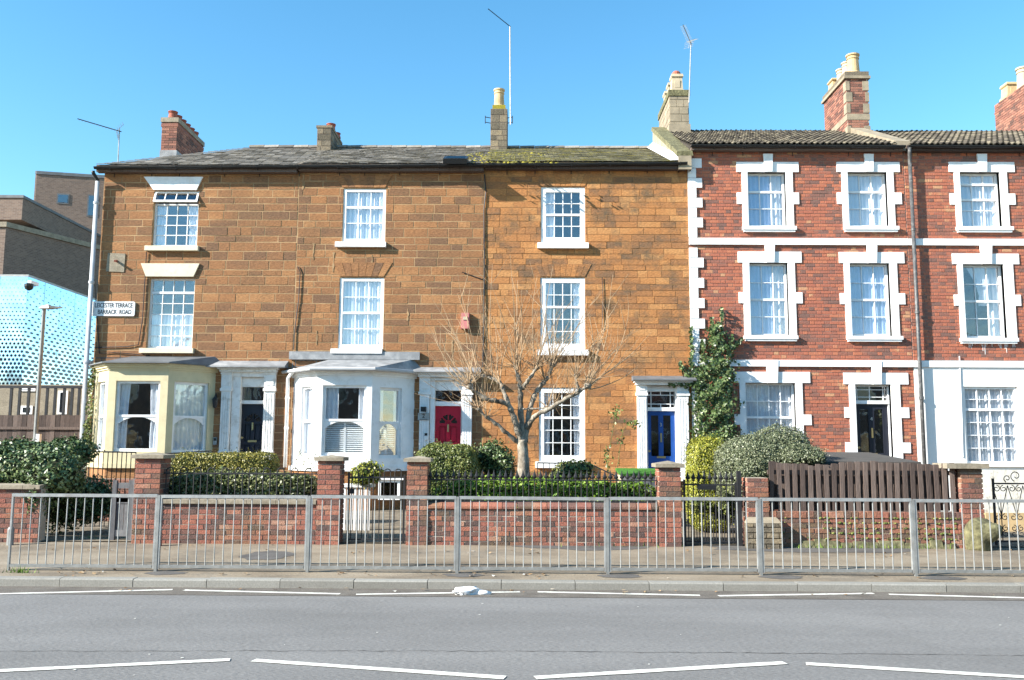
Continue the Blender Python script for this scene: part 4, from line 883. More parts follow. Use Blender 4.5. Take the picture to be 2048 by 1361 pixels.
mb = MB(); mb.tube([(x0-.02, Yc+2.2, z0+1.5), (x0-.16, Yc+2.1, z0+1.55), (x0-.17, Yc+2.1, z0+1.2)], .015, 6); mb.lathe((x0-.17, Yc+2.1, z0+1.2), [(.035, 0), (.05, .05), (.05, .1), (.02, .12)], 10); mb.lathe((x0-.2, Yc+2.1, z0+1.38), [(.02, 0), (.06, .02), (.02, .06)], 10); mb.build('cable_insulator', M['galv_dark'], c)
dr = MB()
for i in range(26):
    px = random.uniform(1932, 2030); x = fx(px, 690); z1_ = fz(687, px); l = random.choice((.04, .07, .1, .14, .26))*random.uniform(.6, 1.1); k = random.uniform(.006, .013)
    dr.prism([(x-k*.5, z1_-l), (x+k*.5, z1_-l), (x+k, z1_), (x-k, z1_)], Y0-.0135, Y0-.004)
dr.build('paint_drips', M['white'], h5, kind='stuff')
# pipes and cables
xp = lambda y: fx(201-(y-360)*.066, y)
pipe(h1, [(fx(196, 340), Y0-.26, fz(345, 196)-.04), (fx(196, 340), Y0-.24, fz(352, 196)), (fx(200, 360), Y0-.13, fz(364, 200)), (fx(200, 360), Y0-.12, fz(385, 200))], .045, 'black', 'swan_neck')
pipe(h1, [(fx(200, 360), Y0-.12, fz(366, 200)), (fx(200, 360), Y0-.12, fz(884, 165)), (fx(200, 360)+.12, Y0-.13, fz(889, 165)), (fx(200, 360)+.2, Y0-.13, fz(890, 165))], .055, 'grey_pipe', 'downpipe', [(fx(200, 360), Y0-.12, fz(p, 190)) for p in (412, 570, 730)])
pipe(h2, [(fx(592, 750)+.05, Y0-.35, fz(742, 590)), (fx(578, 760), Y0-.12, fz(757, 578)), (fx(577, 800), Y0-.1, fz(775, 577)), (fx(577, 800), Y0-.1, fz(935, 572))], .045, 'white', 'downpipe', [(fx(577, 800), Y0-.1, fz(p, 577)) for p in (800, 860)])
xq = fx(1817, 360)
pipe(h4, [(xq-.05, Y0-.26, fz(300, 1810)-.03), (xq-.05, Y0-.25, fz(312, 1810)), (xq, Y0-.12, fz(328, 1815)), (xq, Y0-.11, fz(345, 1815))], .045, 'black_pipe', 'swan_neck')
pipe(h4, [(xq, Y0-.13, fz(330, 1815)), (xq, Y0-.13, fz(740, 1830)), (xq, Y0-.13, ZB)], .045, 'black_pipe', 'downpipe', [(xq, Y0-.13, fz(p, 1820)) for p in (465, 630, 800)])
def cable(h, pts, r=.012, m='iron', d=.02): MB().tube([(fx(x, y), Y0-d-.012, fz(y, x)) for x, y in pts], r, 5).build('wall_cable', M[m], h)
cable(h2, [(969, 350), (972, 385), (968, 420), (969, 520), (968, 640), (966, 735)], .016); cable(h1, [(596, 534), (601, 545), (598, 600), (590, 660), (588, 700)]); cable(h1, [(294, 505), (291, 560), (286, 640), (278, 690), (255, 694), (190, 696)])
cable(h1, [(190, 560), (200, 708), (230, 706), (300, 712)]); cable(h3, [(1204, 556), (1206, 600), (1204, 660)], .008); cable(h3, [(966, 560), (924, 545)], .01)
cable(h5, [(1917, 713), (1919, 760), (1922, 840), (1924, 915)], .014, 'white', .035)
# ---------------------------------------------------------------- fittings on the walls
def tagbox(name, label, cat, px, py, w_, h_, dep, m, parts=None):
    x, z = fx(px, py), fz(py, px); t = thing(name, label, cat, (x, Y0, z)); return t, x, z
t, x, z = tagbox('alarm_box', 'faded red alarm box on the stone wall above the red door', 'alarm box', 931, 643, 0, 0, 0, None)
mb = MB(); mb.hexa([(x-.11, Y0-.13, z-.2), (x+.09, Y0-.13, z-.2), (x+.11, Y0-.012, z-.2), (x-.11, Y0-.012, z-.2), (x-.10, Y0-.11, z+.2), (x+.09, Y0-.11, z+.2), (x+.11, Y0-.012, z+.2), (x-.11, Y0-.012, z+.2)]); bx_ = mb.build('casing', M['alarm'], t); MB().box(x-.06, x+.05, Y0-.137, Y0-.12, z+.02, z+.1).build('lens', M['pot_white'], t)
x0, x1, z0, z1 = RECT(182, 271, 604, 633, Y0); x0 = fx(186, 620)
t = thing('street_sign', 'white street name sign with black letters beside the downpipe', 'sign', ((x0+x1)/2, Y0-.02, z0))
MB().prism([(x0, z0), (x1-.03, z0), (x1, z0+.03), (x1, z1-.03), (x1-.03, z1), (x0, z1)], Y0-.045, Y0-.015).build('sign_plate', M['sign'], t)
text_mesh('lettering', 'LEICESTER TERRACE', .16, M['ink'], t, ((x0+x1)/2, Y0-.047, z0+(z1-z0)*.72), .002, xs=.66); text_mesh('lettering', 'BARRACK  ROAD', .16, M['ink'], t, ((x0+x1)/2+.03, Y0-.047, z0+(z1-z0)*.27), .002, xs=.68)
x, z = fx(848, 834), fz(834, 848); t = thing('number_plaque', 'grey plaque with the number 2 on the porch pilaster', 'plaque', (x, Y0-.12, z))
MB().box(x-.14, x+.14, Y0-.125, Y0-.108, z-.09, z+.09).build('plate', M['galv'], t); text_mesh('numeral', '2', .14, M['ink'], t, (x, Y0-.127, z+.015), .002)
MB().box(x-.09, x+.09, Y0-.1265, Y0-.125, z-.07, z-.06).build('small_print', M['ink'], t)
t = thing('wall_lantern', 'small black box lamp above the number 2 plaque', 'lamp', (x, Y0-.11, z+.2)); MB().box(x-.065, x+.065, Y0-.2, Y0-.106, z+.12, z+.24).build('hood', M['black'], t); MB().box(x-.05, x+.05, Y0-.19, Y0-.11, z+.08, z+.12).build('lamp_glass', M['chrome'], t)
for (px, py, lab) in ((853, 872, 'white door intercom on the pilaster left of the red door'), (431, 882, 'small grey key safe on wall between cream bay and black door')):
    x, z = fx(px, py), fz(py, px); d = .105 if px > 800 else .012; t = thing('intercom' if px > 800 else 'key_safe', lab, 'intercom' if px > 800 else 'key safe', (x, Y0-d, z))
    MB().box(x-.045, x+.045, Y0-d-.035, Y0-d, z-.1, z+.08).build('case', M['white' if px > 800 else 'galv'], t); MB().box(x-.035, x+.035, Y0-d-.04, Y0-d-.035, z+.0, z+.065).build('screen', M['black'], t)
x, z = fx(434, 800), fz(805, 434); t = thing('wall_lantern', 'black coach lantern beside the cream bay window', 'lamp', (x, Y0, z))
mb = MB(); mb.lathe((x, Y0-.14, z-.15), [(.03, 0), (.055, .03), (.075, .2), (.085, .21), (.03, .28), (.012, .33)], 6); mb.tube([(x, Y0-.14, z+.17), (x, Y0-.08, z+.22), (x, Y0-.012, z+.1)], .012, 6); mb.build('lantern_body', M['iron'], t)
x, z = fx(234, 525), fz(525, 234); t = thing('pipe_stub', 'rusty pipe stub poking from a cement patch on the wall', 'pipe', (x, Y0, z)); MB().prism([(x-.26, z-.24), (x+.2, z-.26), (x+.21, z+.22), (x-.24, z+.24)], Y0-.022, Y0-.005).build('cement_patch', M['concrete'], t); MB().tube([(x-.0, Y0-.01, z+.03), (x+.02, Y0-.16, z)], .03, 10).build('stub', M['pot_red'], t)
# aerials
def aerial(label, pole, boom, Y, elems, el=.16, r=.016, mast_m='galv'):
    (xa, ya), (xb, yb) = pole; x0, z0 = P(xa, ya, Y); x1, z1 = P(xb, yb, Y); t = thing('tv_aerial', label, 'aerial', (x0, Y, z0))
    MB().tube([(x0, Y, z0), (x1, Y, z1)], r, 7).build('mast', M[mast_m], t); (a0, b0), (a1, b1) = boom; p0 = Vector((*P(a0, b0, Y-.35), 0)); p0 = Vector((p0.x, Y-.35, p0.y)); q = P(a1, b1, Y); p1 = Vector((q[0], Y, q[1]))
    bo = MB().tube([p0, p1], .013, 6).build('boom', M['iron'], t)
    d = (p1-p0).normalized(); side = d.cross(Vector((0, 0, 1))).normalized(); up = side.cross(d)
    for i in range(elems):
        c = p0+(p1-p0)*(.04+.86*i/max(1, elems-1)); MB().tube([c-side*el*.5-up*.02, c+side*el*.5-up*.02], .005, 4).build('element', M['galv'], bo)
    if elems:
        rf = MB()
        for s in (-1, 1):
            for k in range(4): c = p1-d*.12+up*s*(.05+.06*k)-d*.03*k*-1; rf.tube([c-side*.16, c+side*.16], .005, 4)
            rf.tube([p1-d*.12, p1-d*.0+up*s*.24], .006, 4)
        rf.build('reflector', M['galv'], bo)
aerial('tv aerial on a short mast over the hipped end of the roof', ((236, 330), (239, 258)), ((155, 238), (243, 264)), Y0+2.0, 14, .10)
aerial('very tall thin aerial mast on the narrow stone chimney', ((1021, 250), (1020, 53)), ((976, 18), (1021, 54)), Y0+3.35, 0, r=.018)
aerial('spiky tv aerial on a mast beside the pale rendered chimney', ((1378, 206), (1382, 84)), ((1366, 50), (1383, 90)), Y0+3.1, 16, .2)
# ---------------------------------------------------------------- background on the left
def block(house, corner, Y, far, left_px, zbot, m, name, left_depth=0.0):
    """mass whose near corner is seen at `corner`, its right-hand side running back to pixel `far` at the same height"""
    X, Z = P(*corner, Y); FX, FY = G(*far, Z); LX = PX(left_px, corner[1], Y)
    d = Vector((FX-X, FY-Y)); F2 = Vector((X, Y))+d*1.5
    return [(LX, Y+left_depth), (X, Y), (F2.x, F2.y), (LX, F2.y+3)], zbot, Z, Frame((X, Y), (F2.x, F2.y)), Frame((LX, Y+left_depth), (X, Y))
def brick_tex(name, a, b, mort):
    m = bpy.data.materials.new(name); m.use_nodes = True; N = m.node_tree.nodes; L = m.node_tree.links; bs = N['Principled BSDF']; bs.inputs['Roughness'].default_value = .9
    geo = N.new('ShaderNodeNewGeometry'); sp = N.new('ShaderNodeSeparateXYZ'); L.new(geo.outputs['Position'], sp.inputs[0]); ad = N.new('ShaderNodeMath'); L.new(sp.outputs[0], ad.inputs[0]); L.new(sp.outputs[1], ad.inputs[1])
    cb = N.new('ShaderNodeCombineXYZ'); L.new(ad.outputs[0], cb.inputs[0]); L.new(sp.outputs[2], cb.inputs[1])
    br = N.new('ShaderNodeTexBrick'); br.inputs['Color1'].default_value = (*a, 1); br.inputs['Color2'].default_value = (*b, 1); br.inputs['Mortar'].default_value = (*mort, 1); br.inputs['Scale'].default_value = 1
    br.inputs['Brick Width'].default_value = .24; br.inputs['Row Height'].default_value = .08; br.inputs['Mortar Size'].default_value = .008; L.new(cb.outputs[0], br.inputs['Vector']); L.new(br.outputs[0], bs.inputs['Base Color']); return m
M['brick_far'] = brick_tex('far brown brickwork', (.20, .135, .10), (.13, .085, .065), (.22, .18, .145))
ob = thing('office_block', 'stepped brown brick office block behind the end house', 'building', (-27, 42, 0))
po, zb, zt, fs, ff = block(ob, (74, 349), 52, (215, 358), 71, 0, None, ''); MB().vprism(po, zb, zt).build('tower', M['brick_far'], ob)
tw = bpy.data.objects[ [o.name for o in ob.children][-1] ]
MB().vprism([(q[0]*1.0, q[1]-.05) for q in po], zt+.01, zt+.2).build('tower_coping', M['lead_dark'], ob)
for (x0, x1, yt, yb) in ((116, 136, 391, 405), (176, 192, 393, 431)):
    u0 = 0; Xa, Ya = 0, 0
    def hitw(px, py):
        v = ray(px, py); n = fs.n; t = (n.x*fs.A.x+n.y*fs.A.y)/(n.x*v.x+n.y*v.y); q = Vector((v.x*t, v.y*t)); return (q-fs.A).dot(fs.u), CAM.z+v.z*t
    ua, za = hitw(x0, yb); ub_, zb_ = hitw(x1, yt); wf = MB(); fs.box(wf, ua-.08, ub_+.08, za-.08, zb_+.08, -.02, .03); wo = wf.build('window', M['lead_dark'], ob); g = MB(); fs.box(g, ua, ub_, za, zb_, .031, .04); g.build('pane', M['glass_dark'], wo)
po, zb, zt, fs2, ff2 = block(ob, (46, 397), 44, (186, 468), -300, 0, None, ''); zm = PZ(440, 44, 46); MB().vprism(po, zm, zt).build('upper_storey', M['brick_far'], ob); MB().vprism([(q[0]+.05, q[1]-.06) for q in po], zt+.01, zt+.15).build('coping', M['lead_dark'], ob)
po, zb, zt, fs3, ff3 = block(ob, (12, 455), 41.5, (184, 497), -300, 0, None, ''); MB().vprism(po, zb, zt).build('lower_storey', M['brick_far'], ob); MB().vprism([(q[0]+.06, q[1]-.08) for q in po], zt+.01, zt+.25).build('ledge', M['concrete'], ob)
for (a, b, c_, d_) in ((.8, 3.0, zt-3.6, zt-2.5), (6.5, 10, zt-3.4, zt-2.4), (12, 18, zt-1.4, zt-.5)):
    wf = MB(); fs3.box(wf, a-.1, b+.1, c_-.1, d_+.1, -.02, .04); wo = wf.build('window', M['concrete'], ob); g = MB(); fs3.box(g, a, b, c_, d_, .041, .05); g.build('pane', M['glass_dark'], wo)
# clad building
def cladmat():
    m = bpy.data.materials.new('perforated blue metal'); m.use_nodes = True; N = m.node_tree.nodes; L = m.node_tree.links; bs = N['Principled BSDF']; bs.inputs['Metallic'].default_value = .85; bs.inputs['Roughness'].default_value = .12
    geo = N.new('ShaderNodeNewGeometry'); sp = N.new('ShaderNodeSeparateXYZ'); L.new(geo.outputs['Position'], sp.inputs[0])
    def mth(op, a, b=None, c=None):
        n = N.new('ShaderNodeMath'); n.operation = op
        for i, q in enumerate((a, b, c)):
            if q is None: continue
            if isinstance(q, (int, float)): n.inputs[i].default_value = q
            else: L.new(q, n.inputs[i])
        return n.outputs[0]
    s = .14; u = mth('DIVIDE', mth('ADD', sp.outputs[0], mth('MULTIPLY', sp.outputs[1], .35)), s); v = mth('DIVIDE', sp.outputs[2], s)
    row = mth('FLOOR', v); uo = mth('ADD', u, mth('MULTIPLY', mth('MODULO', row, 2), .5))
    fu = mth('SUBTRACT', mth('FRACT', uo), .5); fv = mth('SUBTRACT', mth('FRACT', v), .5)
    r = mth('SQRT', mth('ADD', mth('MULTIPLY', fu, fu), mth('MULTIPLY', fv, fv)))
    dist = mth('ABSOLUTE', mth('SUBTRACT', sp.outputs[2], 4.4)); rad = mth('MAXIMUM', mth('SUBTRACT', .40, mth('MULTIPLY', dist, .10)), .10)
    k = mth('LESS_THAN', r, rad); mx = N.new('ShaderNodeMix'); mx.data_type = 'RGBA'; L.new(k, mx.inputs['Factor']); mx.inputs['A'].default_value = (.58, .78, .92, 1); mx.inputs['B'].default_value = (.02, .035, .06, 1); L.new(mx.outputs['Result'], bs.inputs['Base Color'])
    nz = N.new('ShaderNodeTexNoise'); nz.inputs['Scale'].default_value = .8; L.new(geo.outputs['Position'], nz.inputs['Vector']); bp = N.new('ShaderNodeBump'); bp.inputs['Strength'].default_value = .25; bp.inputs['Distance'].default_value = .15; L.new(nz.outputs['Fac'], bp.inputs['Height']); L.new(bp.outputs[0], bs.inputs['Normal']); return m
M['clad'] = cladmat()
cb_ = thing('clad_building', 'building clad in shiny perforated blue metal panels', 'building', (-17, 31, 0))
po, zb, zt, fs4, ff4 = block(cb_, (57, 554), 31, (178, 597), -260, 0, None, ''); zl = PZ(772, 31, 50)
MB().vprism([(q[0]-.15, q[1]+.15) for q in po], 0, zt-.1).build('inner_wall', M['lead_dark'], cb_)
for F in (fs4, ff4):
    u = 0 if F is fs4 else max(0, F.len-8); pw_ = 1.15
    while u < F.len-.1 and u < 24:
        for (za, zb_) in ((zl, zl+(zt-zl)*.36), (zl+(zt-zl)*.363, zt)):
            b = MB(); F.box(b, u+.012, min(u+pw_, F.len)-.012, za, zb_, -.04, .0+random.uniform(0, .006)); b.build('panel', M['clad'], cb_)
        u += pw_
MB().vprism([(q[0], q[1]) for q in po], zt+.005, zt+.08).build('roof_edge', M['galv'], cb_)
X_, Z_ = P(62, 566, 30.6); t = thing('security_camera', 'white dome camera at the top corner of the blue clad building', 'camera', (X_, 30.6, Z_)); MB().box(X_-.06, X_+.06, 30.5, 31, Z_-.05, Z_+.07).build('arm', M['white'], t); MB().lathe((X_+.02, 30.45, Z_-.3), [(.03, 0), (.12, .05), (.15, .14), (.15, .22), (.06, .26)], 12).build('dome', M['black'], t)
# low pale house seen under the cladding, fence and posts in front of it
lo = thing('low_house', 'pale low house glimpsed under the metal cladding', 'house', (-19, 29.5, GZ)); Yl = 29.2
x0, x1 = PX(-60, 800, Yl), PX(182, 800, Yl); MB().box(x0, x1, Yl, Yl+1.4, 0, PZ(770, Yl, 90)).build('wall', M['concrete'], lo)
for (a, b, c_, d_) in ((40, 72, 775, 783), (42, 66, 812, 829), (116, 136, 782, 829)):
    xa, xb, za, zb_ = RECT(a, b, c_, d_, Yl); f = MB().box(xa, xb, Yl-.04, Yl, za, zb_).build('window', M['white'], lo); MB().box(xa+.08, xb-.08, Yl-.05, Yl-.041, za+.06, zb_-.06).build('pane', M['glass_dark'], f)
bd = thing('board_fence', 'brown close boarded fence behind the lamp post', 'fence', (-15, 26.5, GZ)); Yf = 26.5; x = PX(-60, 850, Yf); xe = PX(181, 850, Yf); zt = PZ(831, Yf, 90)
bme = MB().box(-.5, .5, -.5, .5, -.5, .5); bm_ = bpy.data.meshes.new('board'); bm_.from_pydata(bme.v, [], bme.f); bm_.materials.append(M['timber'])
while x < xe: link('board', bm_, bd, loc=(x+.07, Yf+random.uniform(-.008, .008), (GZ+zt)/2), scale=(.134, .025, zt-GZ+random.uniform(-.02, .02))); x += .14
MB().box(PX(-60, 850, Yf), xe, Yf-.06, Yf-.02, zt-.42, zt-.34).build('rail', M['timber'], bd)
rf = thing('tall_railing', 'tall black steel railing above the boarded fence', 'railing', (-15, 26.9, GZ))
for px in (22, 39, 57, 74, 94, 110, 128, 144, 158, 172):
    x = PX(px, 800, 26.9); MB().box(x-.035, x+.035, 26.87, 26.93, GZ, PZ(776, 26.9, px)).build('post', M['iron'], rf)
MB().box(PX(-50, 780, 26.9), PX(181, 780, 26.9), 26.86, 26.94, PZ(777, 26.9, 90), PZ(772, 26.9, 90)).build('top_rail', M['iron'], rf)
# street lamp
Yp = 25.2; x0, z0 = P(75, 900, Yp); x1, z1 = P(88.5, 616, Yp); x0 = x1; lp = thing('street_lamp', 'grey street lamp with flat head in front of the metal cladding', 'street lamp', (x0, Yp, GZ))
MB().tube([(x0, Yp, GZ), (x0, Yp, 1.9), (x0, Yp, 1.91), (x0, Yp, z1)], [.085, .085, .06, .05], 12).build('post', M['galv_dark'], lp)
MB().hexa([(x1-.12, Yp-.1, z1-.03), (x1+.2, Yp-.14, z1-.03), (x1+.2, Yp+.14, z1-.03), (x1-.12, Yp+.1, z1-.03), (x1-.05, Yp-.06, z1+.05), (x1+.15, Yp-.08, z1+.09), (x1+.15, Yp+.08, z1+.09), (x1-.05, Yp+.06, z1+.05)]).build('lamp_head', M['galv'], lp)
MB().hexa([(x1+.2, Yp-.12, z1-.02), (x1+.5, Yp-.06, z1-.0), (x1+.5, Yp+.06, z1-.0), (x1+.2, Yp+.12, z1-.02), (x1+.2, Yp-.12, z1+.05), (x1+.5, Yp-.05, z1+.02), (x1+.5, Yp+.05, z1+.02), (x1+.2, Yp+.12, z1+.05)]).build('lamp_panel', M['galv_dark'], lp)
MB().box(x0+.06, x0+.16, Yp-.1, Yp+.02, 1.5, 2.05).build('notice_box', M['sign'], lp)
# ---------------------------------------------------------------- garden walls and piers (front face at Yw)
Yw = 14.4; WZ = pav_z(Yw)-.02
wx = lambda px, py=1040: PX(px, py, Yw)
wz = lambda py, px=1024: PZ(py, Yw, px)
def pier(label, a, b, ytop, ycap, old=False, cap='pyramid'):
    x0, x1 = wx(a, 1000), wx(b, 1000); zc, zt = wz(ycap, a), wz(ytop, a); t = thing('brick_pier', label, 'pier', ((x0+x1)/2, Yw+.2, WZ), 'brick piers of the garden walls'); dp = x1-x0; ya, yb = Yw-.03, Yw-.03+dp
    c = MB().box(x0+.012, x1-.012, ya+.012, yb-.012, WZ, zc).build('core', M['mortar_light'], t)
    k = 0; z = WZ
    while z < zc-.03:
        zz = min(z+.079, zc)
        for F, ln in ((Frame((x0, ya), (x1, ya)), dp), (Frame((x1, ya), (x1, yb)), dp), (Frame((x0, yb), (x0, ya)), dp)):
            cuts = [0, ln*.64, ln] if k % 2 else [0, ln*.36, ln]
            for i in range(2):
                q = F.pt((cuts[i]+cuts[i+1])/2, (z+zz)/2, -.028+random.uniform(-.003, .003)); link('brick', ub('brick', M['brick_wall']), c, loc=q, rot=(random.uniform(-.01, .01)*(3 if old else 1), 0, F.ang()), scale=(cuts[i+1]-cuts[i]-.011, .055, zz-z-.011))
        z = zz; k += 1
    if cap:
        e = .05; mb = MB().box(x0-e, x1+e, ya-e, yb+e, zc, zc+.055); zt = max(zt, zc+.09); cx, cy = (x0+x1)/2, (ya+yb)/2; n = len(mb.v); mb.v += [(x0-e, ya-e, zc+.055), (x1+e, ya-e, zc+.055), (x1+e, yb+e, zc+.055), (x0-e, yb+e, zc+.055), (cx, cy, zt)]; mb.f += [(n, n+1, n+4), (n+1, n+2, n+4), (n+2, n+3, n+4), (n+3, n, n+4)]
        mb.build('capstone', M['concrete'], t)
    return t, x0, x1
P1, p1a, p1b = pier('brick pier beside the old grey gate, nearest the cream bay window', 268, 320, 905, 917)
P2, p2a, p2b = pier('brick pier left of the hoop topped gate, in front of the white bay', 634, 680, 910, 922)
P3, p3a, p3b = pier('brick pier right of the hoop topped gate, below the red door', 813, 855, 912, 924)
P4, p4a, p4b = pier('rough brick pier in front of the blue door', 1317, 1362, 922, 935, True)
P5, p5a, p5b = pier('old brick pier without a cap under the grey green bush', 1494, 1537, 952, 956, True, None)
P6, p6a, p6b = pier('brick pier with flat slab between dark slat fence and white board', 1922, 1966, 924, 938, True, None)
x0, x1 = wx(1888, 930), wx(1972, 930); MB().box(x0, x1, Yw-.1, Yw+.4, wz(938, 1930)+.004, wz(930, 1930)+.02).build('slab', M['concrete'], P6)
# stepped foot of pier 5
c = MB().box(p5a-.06, p5b+.14, Yw-.16, Yw-.045, WZ, wz(1045, 1510)).build('foot', M['stone_grey'], P5)
for (a, b, za, zb_) in stretcher(p5a-.06, p5b+.14, WZ, wz(1045, 1510), .085, .2): link('stone', ub('stone', M['stone_grey']), c, loc=((a+b)/2, Yw-.165, (za+zb_)/2), scale=(b-a-.012, .05, zb_-za-.012))
MB().hexa([(p5a-.07, Yw-.18, wz(1045, 1510)), (p5b+.15, Yw-.18, wz(1045, 1510)), (p5b+.12, Yw-.04, wz(1045, 1510)), (p5a-.06, Yw-.04, wz(1045, 1510)), (p5a-.02, Yw-.1, wz(1036, 1510)), (p5b+.1, Yw-.1, wz(1036, 1510)), (p5b+.1, Yw-.04, wz(1034, 1510)), (p5a-.02, Yw-.04, wz(1034, 1510))]).build('foot_stone', M['stone_pale'], P5)
def garden_wall(label, x0, x1, ytop, m='brick_wall', coping=True, header_top=False, h=.079, st=.235, mm='mortar_light', rough=1.0):
    zt = wz(ytop, 1024); t = thing('garden_wall', label, 'wall', ((x0+x1)/2, Yw+.1, WZ)); c = MB().box(x0, x1, Yw+.012, Yw+.215, WZ, zt).build('core', M[mm], t)
    rs = stretcher(x0, x1, WZ, zt-(.11 if header_top else 0), h, st)
    for (a, b, za, zb_) in rs:
        if b-a < .05 or zb_-za < .03: continue
        link('brick', ub('brick', M[m]), c, loc=((a+b)/2, Yw+.028+random.uniform(-.004, .004)*rough, (za+zb_)/2+random.uniform(-.003, .003)*rough), scale=(b-a-.012*rough, .056, zb_-za-.012), rot=(0, random.uniform(-.008, .008)*rough, random.uniform(-.01, .01)*rough))
    if header_top:
        x = x0
        while x < x1-.05: link('brick', ub('brick', M[m]), c, loc=(x+.058, Yw+.02+random.uniform(-.006, .006), zt-.05+random.uniform(-.006, .006)), scale=(.105, .06, .10), rot=(0, random.uniform(-.03, .03), 0)); x += .117
    if coping:
        x = x0; 
        while x < x1-.05:
            l = min(.46 if coping == 'c' else .235, x1-x); 
            if coping == 'c': mb = MB().hexa([(x+.003, Yw-.04, zt), (x+l-.003, Yw-.04, zt), (x+l-.003, Yw+.25, zt), (x+.003, Yw+.25, zt), (x+.003, Yw-.04, zt+.06), (x+l-.003, Yw-.04, zt+.06), (x+l-.003, Yw+.25, zt+.08), (x+.003, Yw+.25, zt+.08)])
            else:
                pr = [(Yw-.025, 0), (Yw-.025, .035), (Yw+.01, .075), (Yw+.07, .095), (Yw+.16, .095), (Yw+.22, .07), (Yw+.24, 0)]; mb = MB(); dz = random.uniform(-.004, .004); mb.v = [(x+.005, y, zt+z+dz) for y, z in pr]+[(x+l-.005, y, zt+z+dz) for y, z in pr]; k = len(pr); mb.f = [tuple(range(k))[::-1], tuple(range(k, 2*k))]+[(i, (i+1) % k, k+(i+1) % k, k+i) for i in range(k)]
            mb.build('coping_stone' if coping == 'c' else 'coping_brick', M['concrete' if coping == 'c' else 'brick_wall'], t); x += l
    return t, zt
W0, z_ = garden_wall('ivy covered brick garden wall at the far left', wx(-420), wx(78, 1040), 984, coping='c')
W1, zw1 = garden_wall('neat brick garden wall topped with hoop railing', p1b+.005, p2a-.005, 1011, coping='c')
W2, zw2 = garden_wall('worn old brick garden wall topped with spear railing', p3b+.005, p4a-.005, 1018, coping='b', rough=1.6)
W3, zw3 = garden_wall('low mossy brick wall under the dark slat fence', p5b+.005, p6a-.005, 1020, coping=False, header_top=True, rough=1.8, mm='mortar')
mb = MB()
for i in range(16):      # stone footing of the mossy wall
    xa = wx(1600)+i*.2
    if xa > p6a-.2: break
    h_ = random.uniform(.08, .16); mb.hexa([(xa, Yw-.07, WZ), (xa+.2, Yw-.07, WZ), (xa+.2, Yw+.05, WZ), (xa, Yw+.05, WZ), (xa+.01, Yw-.03, WZ+h_), (xa+.19, Yw-.03, WZ+h_), (xa+.19, Yw+.02, WZ+h_), (xa+.01, Yw+.02, WZ+h_)])
mb.build('footing', M['boulder'], W3)
mo = MB()
for i in range(260):
    x = random.uniform(wx(1640), p6a) if random.random() < .8 else random.uniform(p5b, p6a); r_ = random.choice((0, 1, 2, 3, 4, 5)); z = WZ+.079*r_+random.uniform(-.006, .01)+.08; r = random.uniform(.006, .022); k = len(mo.v)
    if z > zw3-.02: z = zw3-.1
    for j in range(5): t = 2*math.pi*j/5; mo.v.append((x+r*1.6*math.cos(t), Yw-.003, z+r*math.sin(t)))
    mo.v.append((x, Yw-.012-r*.5, z)); mo.f += [(k+j, k+(j+1) % 5, k+5) for j in range(5)]
mo.build('wall_moss', M['leaf_mid'], W3, kind='stuff')
W4, zw4 = None, None
y4 = 18.2; x0, x1 = PX(40, 1000, y4), PX(300, 1000, y4); zt = PZ(958, y4, 180); t = thing('garden_wall', 'low dark retaining wall behind the old timber gate', 'wall', ((x0+x1)/2, y4, GZ)); c = MB().box(x0, x1, y4, y4+.2, GZ-.02, zt).build('core', M['mortar'], t)
for (a, b, za, zb_) in stretcher(x0, x1, GZ, zt): link('brick', ub('brick', M['brick_old']), c, loc=((a+b)/2, y4+.02, (za+zb_)/2), scale=(b-a-.012, .056, zb_-za-.012))
# boulder
def lump(name, c, r, m, parent=None, seed=0, amp=.12, freq=1.8, **kw):
    import bmesh
    bm = bmesh.new(); bmesh.ops.create_icosphere(bm, subdivisions=3, radius=1); rr = np.random.default_rng(seed); ks = rr.normal(size=(6, 3))*freq; ph = rr.uniform(0, 6, 6)
    for v in bm.verts:
        d = sum(math.sin(k[0]*v.co.x+k[1]*v.co.y+k[2]*v.co.z+p) for k, p in zip(ks, ph))*amp/2.2; s = 1+d; e = 3.2
        q = (abs(v.co.x)**e+abs(v.co.y)**e+abs(v.co.z)**e)**(-1/e); v.co = Vector((c[0]+v.co.x*q*r[0]*s, c[1]+v.co.y*q*r[1]*s, c[2]+v.co.z*q*r[2]*s))
    me = bpy.data.meshes.new(name); bm.to_mesh(me); bm.free(); me.materials.append(m); me.polygons.foreach_set('use_smooth', [True]*len(me.polygons)); return link(name, me, parent, **kw)
xb0, xb1 = wx(1924, 1060), wx(1982, 1060); lump('boulder', ((xb0+xb1)/2, Yw-.16, WZ+.18), ((xb1-xb0)/2, .17, .24), M['boulder'], None, 4, .22, label='mossy weathered stone block at the foot of the right brick pier', cat='stone')
# ---------------------------------------------------------------- ironwork
def bar_mesh(name, r, h, m, tip=None):
    mb = MB().tube([(0, 0, 0), (0, 0, h)], r, 6)
    if tip == 'spear':
        mb.lathe((0, 0, h), [(r, 0), (.02, .012), (.012, .03), (.026, .05), (.03, .065), (.012, .12), (.002, .17)], 6)
        for s in (-1, 1): mb.tube([(0, 0, h+.03), (s*.03, 0, h+.05), (s*.034, 0, h+.075)], [.008, .007, .002], 5)
    me = bpy.data.meshes.new(name); me.from_pydata(mb.v, [], mb.f); me.materials.append(m); return me
hr = thing('hoop_railing', 'black hoop topped railing on the neat brick wall', 'railing', ((p1b+p2a)/2, Yw+.1, zw1)); z0 = zw1+.05; zr = wz(948, 480); zh = wz(937, 480); x = p1b+.04
MB().box(p1b, p2a, Yw+.09, Yw+.12, zr-.012, zr+.012).build('top_rail', M['iron'], hr); MB().box(p1b, p2a, Yw+.09, Yw+.12, z0+.06, z0+.085).build('bottom_rail', M['iron'], hr)
